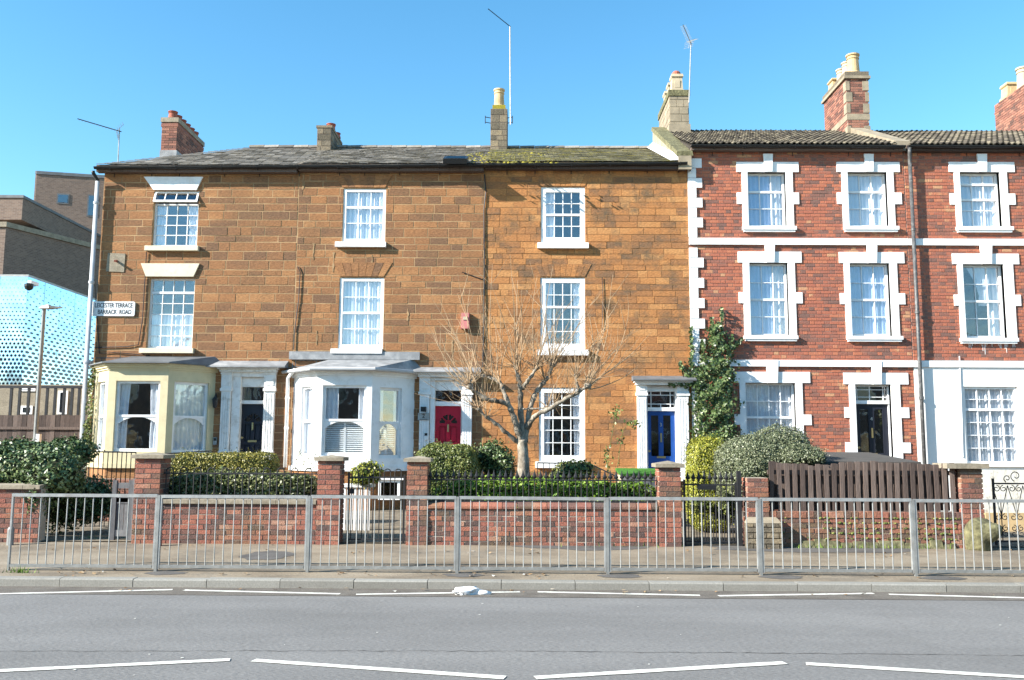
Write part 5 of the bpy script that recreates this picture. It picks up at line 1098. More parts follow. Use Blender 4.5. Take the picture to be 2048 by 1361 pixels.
hm = MB(); hw = .056; hm.tube([(-hw, 0, 0), (-hw, 0, zr+.03-z0)]+[(-hw*math.cos(a), 0, zr+.03-z0+hw*1.1*math.sin(a)) for a in np.linspace(.2, math.pi-.2, 8)]+[(hw, 0, zr+.03-z0), (hw, 0, 0)], .009, 6); me = bpy.data.meshes.new('hoop'); me.from_pydata(hm.v, [], hm.f); me.materials.append(M['iron'])
while x < p2a-.1: link('hoop', me, hr, loc=(x+hw, Yw+.105, z0)); x += .222
sr = thing('spear_railing', 'black spear topped railing on the worn brick wall', 'railing', ((p3b+p4a)/2, Yw+.1, zw2)); z0 = zw2+.09; zr = wz(961, 1080); me = bar_mesh('bar', .0085, wz(962, 1080)-z0, M['iron'], 'spear'); x = p3b+.03
MB().box(p3b, p4a, Yw+.085, Yw+.115, zr-.009, zr+.009).build('top_rail', M['iron'], sr); MB().box(p3b, p4a, Yw+.08, Yw+.12, z0-.0, z0+.03).build('bottom_rail', M['iron'], sr)
while x < p4a-.02: link('bar', me, sr, loc=(x, Yw+.1, z0), rot=(random.uniform(-.01, .01), random.uniform(-.012, .012), 0)); x += .0925
def frame_gate(name, label, x0, x1, y, z0, z1, nb, top=None, m='iron', swing=0.0):
    t = thing(name, label, 'gate', (x0, y, z0)); H = z1-z0; b = MB().box(x0, x0+.03, y-.015, y+.015, z0, z1+.06).build('stile', M[m], t); MB().box(x1-.03, x1, y-.015, y+.015, z0, z1+.02).build('stile', M[m], t)
    for z in (z0+.06, z1-.02): MB().box(x0+.03, x1-.03, y-.012, y+.012, z-.012, z+.012).build('rail', M[m], t)
    return t
# hoop gate between piers 2 and 3
gx0, gx1 = wx(692, 1000), wx(808, 1000); gz0, gz1 = WZ+.03, wz(953, 750); g1 = frame_gate('hoop_gate', 'black hoop topped garden gate between the brick piers', gx0, gx1, Yw+.12, gz0, gz1, 5)
n = 5
for i in range(n):
    xc = gx0+.03+(gx1-gx0-.06)*(i+.5)/n; hw = (gx1-gx0-.06)/n*.3; hm = MB().tube([(xc-hw, Yw+.12, gz0+.06), (xc-hw, Yw+.12, gz1+.06)]+[(xc-hw*math.cos(a), Yw+.12, gz1+.06+hw*math.sin(a)) for a in np.linspace(.2, math.pi-.2, 7)]+[(xc+hw, Yw+.12, gz1+.06), (xc+hw, Yw+.12, gz0+.06)], .009, 6).build('hoop', M['iron'], g1)
MB().box(gx0+.04, gx0+.11, Yw+.09, Yw+.11, gz1-.28, gz1-.2).build('latch', M['iron'], g1)
# spear gate
gx0, gx1 = wx(1370, 1020), wx(1478, 1020); gz0, gz1 = WZ+.03, wz(968, 1420); g2 = frame_gate('spear_gate', 'black iron spear gate below the climbing ivy', gx0, gx1, Yw+.12, gz0, gz1, 8); me = bar_mesh('bar', .008, gz1-gz0-.02, M['iron'], 'spear')
for i in range(9): link('bar', me, g2, loc=(gx0+.03+(gx1-gx0-.06)*(i+.5)/9, Yw+.12, gz0+.05))
me2 = bar_mesh('short_bar', .007, (gz1-gz0)*.45, M['iron'])
for i in range(10): link('short_bar', me2, g2, loc=(gx0+.03+(gx1-gx0-.06)*i/9, Yw+.125, gz0+.05))
MB().box(gx0+.22, gx0+.52, Yw+.09, Yw+.105, gz1-.1, gz1-.03).build('name_plate', M['black'], g2); MB().box(gx1+.0, gx1+.06, Yw+.06, Yw+.14, WZ, gz1+.2).build('gate_post', M['iron'], g2)
# scrolled gate at the right edge
gx0, gx1 = wx(2001, 1030), wx(2125, 1030); gz0, gz1 = WZ+.05, wz(966, 2020); g3 = frame_gate('scroll_gate', 'black scrolled wrought iron gate at the right edge', gx0, gx1, Yw+.2, gz0, gz1, 4); W_ = gx1-gx0
def spiral(cx, cz, r, turn, s, flip=1): return [(cx+flip*r*(1-.75*t)*math.cos(s+turn*t), Yw+.2, cz+r*(1-.75*t)*math.sin(s+turn*t)) for t in np.linspace(0, 1, 18)]
for k in range(4):
    cx = gx0+W_*(k+.5)/4; MB().tube([(cx, Yw+.2, gz0+.06), (cx, Yw+.2, gz1-.3)], .008, 5).build('bar', M['iron'], g3)
    for zz, r in ((gz1-.1, .055), (gz1-.55, .055), (gz1-.72, .05), (gz0+.18, .055)):
        for fl in (-1, 1): MB().tube(spiral(cx+fl*.055, zz, r, 7.5, 1.6, fl), .007, 5).build('scroll', M['iron'], g3)
    for fl in (-1, 1): MB().tube([(cx, Yw+.2, gz1-.52), (cx+fl*W_/8, Yw+.2, gz1-.05)], .007, 5).build('brace', M['iron'], g3)
for fl in (-1, 1):
    MB().tube(spiral(gx0+W_*.5+fl*.1, gz1+.1, .09, 7, -1.2, fl), .008, 5).build('scroll', M['iron'], g3); MB().tube(spiral(gx0+W_*.5+fl*.24, gz1+.06, .06, 7, -1.2, fl), .008, 5).build('scroll', M['iron'], g3)
# old grey timber gate standing open at the left
og = thing('timber_gate', 'old grey timber gate standing open beside the left pier', 'gate', (wx(245, 1040), Yw+.3, WZ)); a, b = wx(207, 1040), wx(249, 1040); zt = wz(966, 230)
for x in (a, b-.07): MB().box(x, x+.07, Yw+.25, Yw+.3, WZ+.04, zt+.03).build('stile', M['timber_grey'], og)
for z, h_ in ((zt-.1, .09), (zt-.32, .07), (WZ+.62, .1), (WZ+.1, .1)): MB().box(a+.07, b-.07, Yw+.26, Yw+.295, z, z+h_).build('rail', M['timber_grey'], og)
for i in range(3): xx = a+.07+(b-a-.14)*i/3; MB().box(xx+.004, xx+(b-a-.14)/3-.004, Yw+.27, Yw+.285, WZ+.2, WZ+.62).build('board', M['timber_grey'], og)
MB().box(b+.02, b+.14, Yw+.2, Yw+.32, WZ, zt+.06).build('gate_post', M['timber_grey'], og)
# railing in the left garden and by the steps
def plain_rail(label, pts, y, zb, n, m='iron'):
    (a, ya), (b, yb) = pts; x0, z0 = P(a, ya, y); x1, z1 = P(b, yb, y); t = thing('garden_railing', label, 'railing', ((x0+x1)/2, y, zb)); MB().tube([(x0, y, z0), (x1, y, z1)], .014, 6).build('top_rail', M[m], t)
    for i in range(n+1):
        f = i/n; x = x0+(x1-x0)*f; MB().tube([(x, y, zb), (x, y, z0+(z1-z0)*f)], .009, 5).build('bar', M[m], t)
plain_rail('thin iron railing behind the ivy in the left garden', ((115, 903), (272, 905)), 17.0, GZ, 17); plain_rail('iron area railing below the white sash window of the blue door house', ((1075, 926), (1180, 928)), 20.2, GZ, 9); plain_rail('sloping iron handrail beside the turf topped box', ((1180, 928), (1242, 958)), 20.2, GZ, 3)
plain_rail('iron railing at the cream bay seen over the clipped hedge', ((330, 908), (424, 902)), 19.5, GZ, 14)
# ---------------------------------------------------------------- slat fence, shed roof, white board
sf = thing('slat_fence', 'dark brown vertical slat fence on the mossy low wall', 'fence', ((p5b+p6a)/2, Yw+.12, zw3)); zt = wz(925, 1730); x0, x1 = p5b+.02, p6a-.02; n = 24
for i in range(n):
    xa = x0+(x1-x0)*i/n; hh = zt-zw3+random.uniform(-.02, .015)-.045*math.sin(math.pi*min(1, i/9))*(i < 9)+.012*math.sin(i*.55); link('board', bpy.data.meshes.get('slat') or (lambda q: q)(None) or bm_, sf, loc=(xa+.052, Yw+.06+random.uniform(-.006, .006), zw3+hh/2), scale=(.07, .02, hh), rot=(0, random.uniform(-.015, .015), 0))
    if i < n-1: link('board', bm_, sf, loc=(xa+.052+(x1-x0)/n/2, Yw+.19, zw3+hh/2), scale=(.122, .018, hh-.02), rot=(0, random.uniform(-.01, .01), 0))
for z in (zw3+.15, zt-.2): MB().box(x0, x1, Yw+.075, Yw+.118, z, z+.07).build('rail', M['timber'], sf)
sh = thing('bin_store', 'low shed with brown felt roof behind the slat fence', 'shed', (wx(1740), 16, GZ)); ya, yb = 15.1, 17.2; xa, xb = PX(1625, 915, ya), PX(1842, 915, ya); zf, zb_ = PZ(924, ya, 1740), PZ(905, yb, 1740)
MB().hexa([(xa, ya, zf-.05), (xb, ya, zf-.05), (xb-.05, yb, zb_-.05), (xa, yb, zb_-.05), (xa, ya, zf), (xb, ya, zf), (xb-.05, yb, zb_), (xa, yb, zb_)]).build('roof', M['felt'], sh); MB().box(xa+.08, xb-.1, ya+.1, yb-.1, GZ, zf-.06).build('walls', M['timber'], sh)
xa, xb = wx(1968, 990), wx(2160, 990); wb = thing('painted_board', 'white painted board panel behind the scrolled gate', 'panel', ((xa+xb)/2, 17.2, GZ)); xa, xb = PX(1966, 980, 17.2), PX(2150, 980, 17.2)
M['board_white'] = flat('flaking white boards', (.68, .65, .57), .85, var=.1, dirt=((.32, .26, .19), .8, 12), stretch=(6, 6, 1))
for i in range(8): x = xa+(xb-xa)*i/8; MB().box(x+.003, x+(xb-xa)/8-.003, 17.2, 17.23, PZ(1026, 17.2, 2000), PZ(940, 17.2, 2000)).build('board', M['board_white'], wb)
MB().box(xa, xb, 17.16, 17.26, GZ, PZ(1026, 17.2, 2000)-.003).build('base', M['pot_buff'], wb)
# turf topped box
y = 18.2; x0, x1, z0, z1 = RECT(1243, 1330, 952, 985, y); tb = thing('turf_topped_box', 'wooden box with bright green turf lid near the blue door', 'box', ((x0+x1)/2, y, GZ)); MB().box(x0, x1, y, y+.8, GZ, z1).build('box', M['pot_white'], tb)
MB().hexa([(x0-.03, y-.03, z1), (x1, y-.03, z1), (x1, y+.85, z1+.08), (x0-.03, y+.85, z1+.08), (x0-.03, y-.03, z1+.03), (x1, y-.03, z1+.03), (x1, y+.85, z1+.13), (x0-.03, y+.85, z1+.13)]).build('turf_lid', M['turf'], tb); MB().box(x0+.02, x1-.02, y-.012, y-.001, GZ+.1, z1-.03).build('front_board', M['timber_grey'], tb)
# basement window and plant stand seen through the hoop gate
y = Y0-.9; x0, x1, z0, z1 = RECT(757, 800, 960, 1000, y); bw = thing('basement_window', 'white framed basement window below the white bay', 'window', ((x0+x1)/2, y, z0)); mb = MB(); mb.box(x0, x0+.06, y-.04, y+.04, z0, z1); mb.box(x1-.06, x1, y-.04, y+.04, z0, z1); mb.box(x0+.06, x1-.06, y-.04, y+.04, z1-.06, z1); mb.box(x0+.06, x1-.06, y-.04, y+.04, z0, z0+.06); mb.box(x0-.08, x1+.1, y-.1, y+.04, z1, z1+.07); mb.build('frame', M['white'], bw); MB().box(x0+.06, x1-.06, y, y+.004, z0+.06, z1-.06).build('pane', M['glass_dark'], bw)
y = 16.6; x0, x1, z0, z1 = RECT(686, 712, 964, 1000, y); cr = thing('white_crate', 'white slatted crate behind the hoop gate', 'crate', ((x0+x1)/2, y, GZ)); x1 = PX(742, 970, y)
for i in range(8): xx = x0+(x1-x0)*i/8; MB().box(xx+.01, xx+(x1-x0)/8-.012, y, y+.02, GZ, PZ(975, y, 710)).build('slat', M['white'], cr)
MB().box(x0-.02, x1+.02, y-.03, y+.4, PZ(975, y, 710), PZ(969, y, 710)).build('lid', M['white'], cr)
# bollard stumps
for (px, py, h_, m, lab) in ((38, 1083, .26, 'galv_dark', 'short grey metal bollard stump by the left brick wall'), (330, 1081, .16, 'pot_red', 'rusty iron stub at the foot of the neat brick wall')):
    x, y = wx(px, py), Yw-.25; z = pav_z(y); MB().lathe((x, y, z-.02), [(.05, 0), (.05, h_), (.035, h_+.03), (.01, h_+.04)], 12).build('bollard_stump', M[m], label=lab, cat='bollard')
# ---------------------------------------------------------------- guardrail
YG = 12.0; posts = [20, 315, 617, 915, 1215, 1520, 1828, 2135]; gz = lambda py: PZ(py, YG)
labs = ['guardrail panel at the left end, by the ivy', 'guardrail panel in front of the neat brick wall', 'guardrail panel in front of the hoop topped gate', 'guardrail panel in front of the bare tree', 'guardrail panel in front of the blue door', 'guardrail panel in front of the dark slat fence', 'guardrail panel at the right edge, by the scrolled gate']
zt, zb_ = gz(996.5), gz(1137.5); barm = bar_mesh('bar', .0075, zt-zb_, M['galv'])
pxs = [PX(p, 1070, YG) for p in posts]
for i in range(7):
    a, b = pxs[i]+(.022 if i else 0), pxs[i+1]-.022; t = thing('guardrail_panel', labs[i], 'guardrail', ((a+b)/2, YG, pav_z(YG)), 'pedestrian guardrail along the kerb'); dza, dzb = random.uniform(-.006, .006), random.uniform(-.006, .006)
    MB().hexa([(a, YG-.02, zt-.02+dza), (b, YG-.02, zt-.02+dzb), (b, YG+.02, zt-.02+dzb), (a, YG+.02, zt-.02+dza), (a, YG-.02, zt+.02+dza), (b, YG-.02, zt+.02+dzb), (b, YG+.02, zt+.02+dzb), (a, YG+.02, zt+.02+dza)]).build('top_rail', M['galv'], t); MB().box(a+.03, b-.03, YG-.018, YG+.018, zb_-.018, zb_+.018).build('bottom_rail', M['galv_dark'], t)
    for x in (a, b-.022): MB().box(x, x+.022, YG-.019, YG+.019, pav_z(YG)-.02 if (i == 0 and x == a) else zb_-.03, zt-.021).build('stile', M['galv'], t)
    for k in range(1, 16): link('bar', barm, t, loc=(a+.03+(b-a-.06)*k/16, YG+random.uniform(-.003, .003), zb_), rot=(random.uniform(-.004, .004), random.uniform(-.006, .006) if random.random() > .08 else random.uniform(-.02, .02), 0))
    MB().box(b+.003, b+.041, YG-.024, YG+.024, pav_z(YG)-.03, zt+.012).build('post', M['galv_dark'], t)

# ---------------------------------------------------------------- the far side of the road behind the viewer (mirrored in the windows)
MB().quad((-120, -20, .1), (120, -20, .1), (120, -9, .1), (-120, -9, .1)).build('far_pavement', M['pavement'], kind='structure')
ob2 = thing('opposite_building', 'long flat roofed brown brick building across the road, mirrored in the windows', 'building', (0, -15, .1)); MB().box(-45, 40, -24, -14, .1, 7.6).build('wall', M['brick_far'], ob2); MB().box(-45.2, 40.2, -24.2, -13.8, 7.6, 7.9).build('roof', M['lead_dark'], ob2)
for fl_ in (1.0, 4.4):
    for i in range(24):
        x = -43+i*3.4; f = MB().box(x, x+1.7, -14, -13.95, fl_, fl_+1.8).build('window', M['white'], ob2); MB().box(x+.1, x+1.6, -13.95, -13.94, fl_+.1, fl_+1.7).build('pane', M['glass_dark'], f)
# ---------------------------------------------------------------- plants
def leaf_mesh(name, pts, nrm, size, m, parent, aspect=.65, jit=.9, fold=.25, **kw):
    """one small folded leaf (4 triangles) per point"""
    n = len(pts); nr = nrm+rng.normal(scale=jit, size=(n, 3))*.6; nr /= np.linalg.norm(nr, axis=1)[:, None]+1e-9
    a = rng.normal(size=(n, 3)); a -= nr*(a*nr).sum(1)[:, None]; a /= np.linalg.norm(a, axis=1)[:, None]+1e-9; b = np.cross(nr, a)
    s = size*rng.uniform(.6, 1.3, n)[:, None]
    V = np.stack([pts-a*s*.5, pts+b*s*aspect*.5-nr*s*fold*.3, pts+a*s*.5-nr*s*.12, pts-b*s*aspect*.5-nr*s*fold*.3], 1).reshape(-1, 3)
    me = bpy.data.meshes.new(name); F = np.arange(4*n).reshape(n, 4)
    me.vertices.add(4*n); me.vertices.foreach_set('co', V.ravel()); me.loops.add(4*n); me.loops.foreach_set('vertex_index', F.ravel().astype(np.int32)); me.polygons.add(n); me.polygons.foreach_set('loop_start', (np.arange(n)*4).astype(np.int32)); me.polygons.foreach_set('loop_total', np.full(n, 4, np.int32)); me.update(); me.validate(); me.materials.append(m)
    return link(name, me, parent, **kw)
def sb_noise(p, ks, ph): return sum(np.sin(p@k+q) for k, q in zip(ks, ph))/len(ks)
def rounded(center, half, n, e=4.0, amp=.06, seed=0, freq=3.0):
    """points and normals on a lumpy superellipsoid shell"""
    r = np.random.default_rng(seed); d = r.normal(size=(n*2, 3)); d /= np.abs(d).max(1)[:, None]; d *= r.uniform(.0, 1, (n*2, 1))**0
    half = np.array(half); w_ = np.array([half[1]*half[2], half[0]*half[2], half[0]*half[1]]); ax = np.abs(d).argmax(1); keep = r.random(n*2) < (w_/w_.max())[ax]; d = d[keep][:n]
    sc = (np.abs(d)**e).sum(1)**(-1/e); p = d*sc[:, None]; nr = np.sign(p)*np.abs(p)**(e-1)/half; nr /= np.linalg.norm(nr, axis=1)[:, None]
    ks = r.normal(size=(7, 3))*freq; ph = r.uniform(0, 6, 7); P_ = np.array(center)+p*half; off = amp*sb_noise(P_, ks, ph)*1.6; depth = -np.abs(r.normal(scale=.035, size=len(P_)))
    return P_+nr*(off+depth)[:, None], nr, (ks, ph)
def hedge(name, label, cat, px, Yf, depth, m, size, dens=1.0, e=6, amp=.05, zb=None, core='core', seed=1, stray=.02, group=None):
    """clipped hedge: px = (x0,x1,ytop,ybottom) of its front face at distance Yf"""
    x0, x1, z0, z1 = RECT(*px, Yf); z0 = GZ if zb is None else zb; c = ((x0+x1)/2, Yf+depth/2, (z0+z1)/2); hf = ((x1-x0)/2, depth/2, (z1-z0)/2)
    t = thing(name, label, cat, (c[0], c[1], z0), group); area = 2*(hf[0]*hf[2]*4+hf[0]*hf[1]*2+hf[1]*hf[2]*4); n = int(min(60000, dens*area/(size*size*.33)*1.6))
    p, nr, _ = rounded(c, hf, n, e, amp, seed, 5.0); k = rng.random(len(p)) < stray; p[k] += nr[k]*rng.uniform(.02, .10, (k.sum(), 1)); leaf_mesh('foliage', p, nr, size, M[m], t)
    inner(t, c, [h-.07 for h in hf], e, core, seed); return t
def inner(t, c, hf, e, core, seed, amp=.03):  # solid dark core, the shade between the leaves put into its colour
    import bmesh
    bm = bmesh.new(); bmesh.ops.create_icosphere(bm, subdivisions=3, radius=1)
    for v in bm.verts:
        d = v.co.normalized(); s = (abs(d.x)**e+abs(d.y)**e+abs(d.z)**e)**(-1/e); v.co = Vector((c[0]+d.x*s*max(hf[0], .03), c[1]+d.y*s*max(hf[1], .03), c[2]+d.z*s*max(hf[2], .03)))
    me = bpy.data.meshes.new('shade_core'); bm.to_mesh(me); bm.free(); me.materials.append(M[core]); link('shade_core', me, t)
def bush(name, label, cat, blobs, m, size, dens=1.0, core='core', seed=3, spikes=0, fill=0.0):
    """loose shrub from several lumpy blobs (cx,cz px ; Y ; rx,ry,rz m)"""
    Ps, Ns = [], []; x0, z0 = P(blobs[0][0], blobs[0][1], blobs[0][2]); t = thing(name, label, cat, (x0, blobs[0][2], GZ))
    for i, (px, py, Y, rx, ry, rz) in enumerate(blobs):
        x, z = P(px, py, Y); area = 4*math.pi*((rx*ry)**1.6/3+(rx*rz)**1.6/3+(ry*rz)**1.6/3)**(1/1.6); n = int(min(40000, dens*area/(size*size*.33)*1.5))
        p, nr, _ = rounded((x, Y, z), (rx, ry, rz), n, 2.3, .09*min(rx, rz)/.4, seed+i, 6/max(.25, rx)); k = rng.random(len(p)) < .12; p[k] += nr[k]*rng.uniform(0, .09, (k.sum(), 1)); Ps.append(p); Ns.append(nr)
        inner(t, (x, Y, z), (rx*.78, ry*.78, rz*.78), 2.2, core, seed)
    leaf_mesh('foliage', np.concatenate(Ps), np.concatenate(Ns), size, M[m], t); return t
hedge('hedge', 'dark glossy hedge behind the hoop railing', 'hedge', (318, 632, 944, 1012), Yw+.28, .7, 'leaf_dark', .05, 1.1, seed=11)
hedge('hedge', 'golden topped clipped hedge in front of the black door', 'hedge', (328, 541, 906, 960), 17.3, .8, 'leaf_gold', .035, 1.0, e=9, amp=.025, core='core_gold', seed=12)
hedge('hedge', 'rounded clipped hedge below the red door', 'hedge', (828, 958, 887, 975), 16.6, 1.0, 'leaf_mid', .035, 1.1, e=5, seed=13)
hedge('hedge', 'low bright green conifer hedge behind the spear railing', 'hedge', (866, 1318, 962, 1012), Yw+.25, .45, 'leaf_bright', .055, 1.3, amp=.06, seed=14, stray=.1)
hedge('hedge', 'yellow green hedge beside the blue door porch', 'hedge', (1384, 1470, 876, 985), 16.3, .9, 'leaf_yellow', .035, 1.1, e=5, core='core_gold', seed=15, stray=.06)
bush('bush', 'large grey green bush spilling over the slat fence', 'bush', [(1520, 925, 15.35, .78, .6, .5), (1500, 965, 15.1, .42, .4, .45), (1590, 915, 15.1, .45, .45, .22), (1560, 890, 15.6, .5, .45, .3), (1625, 915, 14.9, .2, .3, .13), (1470, 950, 15.4, .35, .4, .5)], 'leaf_greyg', .028, 1.0, seed=20)
bush('ivy_hedge', 'big glossy ivy mass over the left garden wall', 'ivy', [(60, 945, 15.2, .85, .55, .42), (-20, 950, 15.2, .6, .5, .45), (110, 960, 14.9, .45, .4, .4), (40, 910, 15.9, 1.0, .5, .25), (140, 905, 16.4, .45, .4, .25), (75, 1000, 14.55, .16, .2, .3)], 'leaf_ivy', .06, 1.0, seed=30)
bush('shrub', 'yellow green potted shrub behind the hoop gate', 'shrub', [(735, 945, 16.5, .28, .25, .2), (722, 955, 16.4, .2, .2, .15)], 'leaf_yellow', .05, .8, seed=40)
bush('shrub', 'leafy green shrub right of the tree trunk', 'shrub', [(1140, 945, 17.2, .3, .3, .22), (1165, 940, 17.3, .22, .25, .17), (1115, 955, 17.1, .18, .2, .15)], 'leaf_mid', .055, .8, seed=41)
bush('shrub', 'dark shrub between the red door hedge and the tree', 'shrub', [(985, 920, 17.6, .35, .3, .38), (1005, 935, 17.4, .25, .3, .3)], 'leaf_ivy', .05, .8, seed=42)
bush('ground_plants', 'low leafy plants behind the iron spear gate', 'shrub', [(1400, 1010, 15.4, .22, .2, .14), (1450, 1020, 15.5, .25, .2, .2), (1465, 985, 15.2, .15, .2, .3)], 'leaf_mid', .045, .8, seed=43)
bush('ivy_clump', 'dark ivy clump in shade behind the left gate opening', 'ivy', [(130, 1005, 15.7, .5, .35, .45), (185, 1000, 16.2, .45, .3, .4)], 'leaf_ivy', .055, .8, seed=33)
gt = bush('garden_tree', 'broad evergreen garden tree beyond the right edge', 'tree', [(1024, 680, 15, .1, .1, .1)], 'leaf_ivy', .1, .1, seed=50)
for o in list(gt.children): bpy.data.objects.remove(o)
gt.location = (14.2, 14.9, GZ); Ps, Ns = [], []
for i, (dx, dy, z, r) in enumerate(((0, 0, 3.0, 1.7), (-.6, 1.5, 2.5, 1.2), (.4, -1.4, 2.6, 1.3), (.2, .4, 4.4, 1.2))):
    p, nr, _ = rounded((14.2+dx, 14.9+dy, z), (r, r, r), 3000, 2.2, .2, 60+i, 3.0); Ps.append(p); Ns.append(nr)
leaf_mesh('crown', np.concatenate(Ps), np.concatenate(Ns), .16, M['leaf_dark'], gt); MB().tube([(14.2, 14.9, GZ-.05), (14.25, 14.9, 1.6), (14.2, 15, 3.2)], [.16, .12, .08], 10).build('trunk', M['bark'], gt)
# ivy climbing the brick house
def ivy(label, strands, m, size, Yb, dens):
    t = thing('climbing_ivy', label, 'ivy', (fx(strands[0][0], strands[0][1]), Yb, GZ)); Ps, Ns = [], []; st = MB()
    for (x0, y0, x1, y1, w0, w1, dep) in strands:
        (xa, za), (xb, zb2) = P(x0, y0, Yb), P(x1, y1, Yb); L = math.hypot(xb-xa, zb2-za); w0_, w1_ = w0/80, w1/80; n = int(dens*L*(w0_+w1_)/(size*size)*4.2)+40
        s = rng.random(n); u = np.clip(rng.normal(scale=.38, size=n), -1, 1); ww = (w0_+(w1_-w0_)*s)*(1+.25*np.sin(s*17+x0)); dx, dz = (xb-xa)/L, (zb2-za)/L
        prof = np.sqrt(np.maximum(0, 1-u*u)); d = .03+dep*prof*(.6+.4*np.sin(s*23+u*5+x0))*rng.uniform(.75, 1.1, n)
        Ps.append(np.stack([xa+dx*L*s-dz*u*ww, Yb-d, za+dz*L*s+dx*u*ww], 1)); nn = np.stack([u*.8, -np.ones(n), np.full(n, .25)], 1); Ns.append(nn)
        st.tube([(xa, Yb-.03, za), ((xa+xb)/2+random.uniform(-.04, .04), Yb-.04, (za+zb2)/2), (xb, Yb-.025, zb2)], [.018, .012, .004], 5)
    leaf_mesh('foliage', np.concatenate(Ps), np.concatenate(Ns), size, M[m], t, jit=.75); st.build('stems', M['twig'], t)
ivy('dense ivy climbing the wall between the blue door and the brick house', [(1425, 900, 1425, 720, 50, 48, .42), (1432, 740, 1428, 650, 38, 18, .3), (1385, 760, 1440, 720, 26, 30, .3), (1442, 700, 1441, 618, 10, 3, .16), (1424, 690, 1422, 636, 10, 3, .16), (1405, 720, 1402, 680, 11, 4, .15), (1460, 700, 1483, 678, 9, 4, .14), (1455, 720, 1460, 672, 12, 6, .2), (1382, 740, 1381, 655, 8, 4, .1), (1380, 760, 1356, 726, 12, 4, .14), (1395, 770, 1335, 770, 10, 5, .2), (1398, 890, 1396, 770, 22, 24, .35), (1450, 900, 1448, 740, 26, 26, .3)], 'leaf_ivy', .085, Y0-.03, 1.0)
ivy('thin ivy climbing beside the downpipe at the cream bay', [(180, 900, 186, 760, 9, 8, .12), (186, 770, 196, 728, 10, 6, .12), (176, 900, 178, 840, 12, 7, .14)], 'leaf_mid', .07, Y0-.12, 1.0)
# sparse climbers with long stems
def climber(label, stems, tufts, Yb, m, size=.07):
    t = thing('climbing_plant', label, 'plant', (PX(stems[0][0][0], 900, Yb), Yb, GZ)); st = MB(); Ps = []
    for s in stems:
        q = [(P(x, y, Yb)[0], Yb+random.uniform(-.05, .05), P(x, y, Yb)[1]) for x, y in s]; st.tube(q, .007, 5)
        for _ in range(int(len(s)*5)): i = random.randrange(len(q)-1); f = random.random(); a, b = Vector(q[i]), Vector(q[i+1]); Ps.append(tuple(a.lerp(b, f)+Vector((random.gauss(0, .04), random.gauss(0, .04), random.gauss(0, .03)))))
    st.build('stems', M['leaf_mid'], t)
    for (x, y, n, r) in tufts:
        for _ in range(n): a, b = P(x, y, Yb); Ps.append((a+random.gauss(0, r), Yb+random.gauss(0, r), b+random.gauss(0, r)))
    Ps = np.array(Ps); leaf_mesh('foliage', Ps, np.tile([0, -1, .3], (len(Ps), 1)), size, M[m], t)
climber('tall thin climbing rose left of the blue door', [[(1215, 955), (1217, 915), (1224, 870), (1230, 830)], [(1232, 955), (1240, 900), (1246, 860), (1262, 842)], [(1222, 955), (1213, 925), (1212, 890)]], [(1232, 826, 45, .07), (1268, 850, 40, .07), (1240, 885, 14, .04), (1215, 915, 18, .06)], 21.4, 'leaf_mid')
climber('wiry bare shrub with few leaves by the white bay', [[(588, 935), (595, 915), (600, 905)], [(600, 940), (612, 920), (632, 908)], [(606, 940), (606, 915), (596, 900)], [(618, 940), (628, 922), (640, 912)], [(612, 940), (640, 930), (645, 918)]], [(605, 920, 30, .12), (628, 925, 30, .12)], 20.6, 'leaf_greyg', .035)
# ---------------------------------------------------------------- the bare pollarded tree
YT = 16.6
tr = thing('pollarded_tree', 'bare pollarded tree with pale trunk and long thin shoots', 'tree', (PX(1045, 960, YT), YT, GZ))
def T(px, py, dy=0): x, z = P(px, py, YT+dy); return Vector((x, YT+dy, z))
def smooth(pts, k=5):
    out = []; n = len(pts)
    for i in range(n-1):
        p0, p1, p2, p3 = pts[max(0, i-1)], pts[i], pts[i+1], pts[min(n-1, i+2)]
        for j in range(k): t = j/k; out.append(.5*((2*p1)+(p2-p0)*t+(2*p0-5*p1+4*p2-p3)*t*t+(3*p1-p0-3*p2+p3)*t**3))
    out.append(pts[-1]); return out
tk = MB(); xb_ = PX(1045, 960, YT)
q = smooth([Vector((xb_-.02, YT, GZ-.05)), T(1046, 985), T(1047, 940), T(1046, 905), T(1044, 880)]); tk.tube(q, list(np.linspace(.15, .098, len(q)-6))+[.098]*6 if len(q) > 8 else .11, 14); tk.lathe((xb_-.02, YT, GZ-.06), [(.24, 0), (.19, .05), (.155, .14), (.14, .25)], 14)
tk.build('trunk', M['bark'], tr, smooth=True)
limbs = [([(1044, 892, 0), (1034, 855, -.05), (1024, 825, -.1), (1014, 808, -.15), (998, 803, -.2), (975, 799, -.25), (948, 783, -.3), (938, 772, -.3)], .062, .03),
 ([(1040, 888, 0), (1015, 868, -.1), (992, 848, -.15), (970, 832, -.2), (957, 818, -.25)], .042, .022),
 ([(1046, 886, 0), (1042, 840, .05), (1041, 795, .1), (1040, 770, .1), (1034, 745, .12), (1031, 733, .1)], .066, .03),
 ([(1043, 778, .1), (1056, 762, .05), (1067, 746, .0), (1074, 735, 0)], .045, .022),
 ([(1050, 885, 0), (1056, 845, .1), (1064, 805, .15), (1076, 780, .2), (1088, 765, .2), (1098, 750, .25), (1106, 730, .25)], .06, .034),
 ([(1054, 858, .05), (1068, 835, -.1), (1095, 820, -.2), (1125, 803, -.25), (1155, 786, -.3), (1176, 772, -.3)], .05, .028),
 ([(1024, 826, -.1), (1012, 795, .1), (1002, 770, .2), (990, 760, .25), (965, 752, .3), (948, 755, .3)], .045, .028),
 ([(1158, 785, -.3), (1153, 765, -.3), (1152, 750, -.3)], .03, .02), ([(1046, 818, .05), (1080, 817, -.05), (1110, 812, -.1)], .02, .012)]
knuck = []
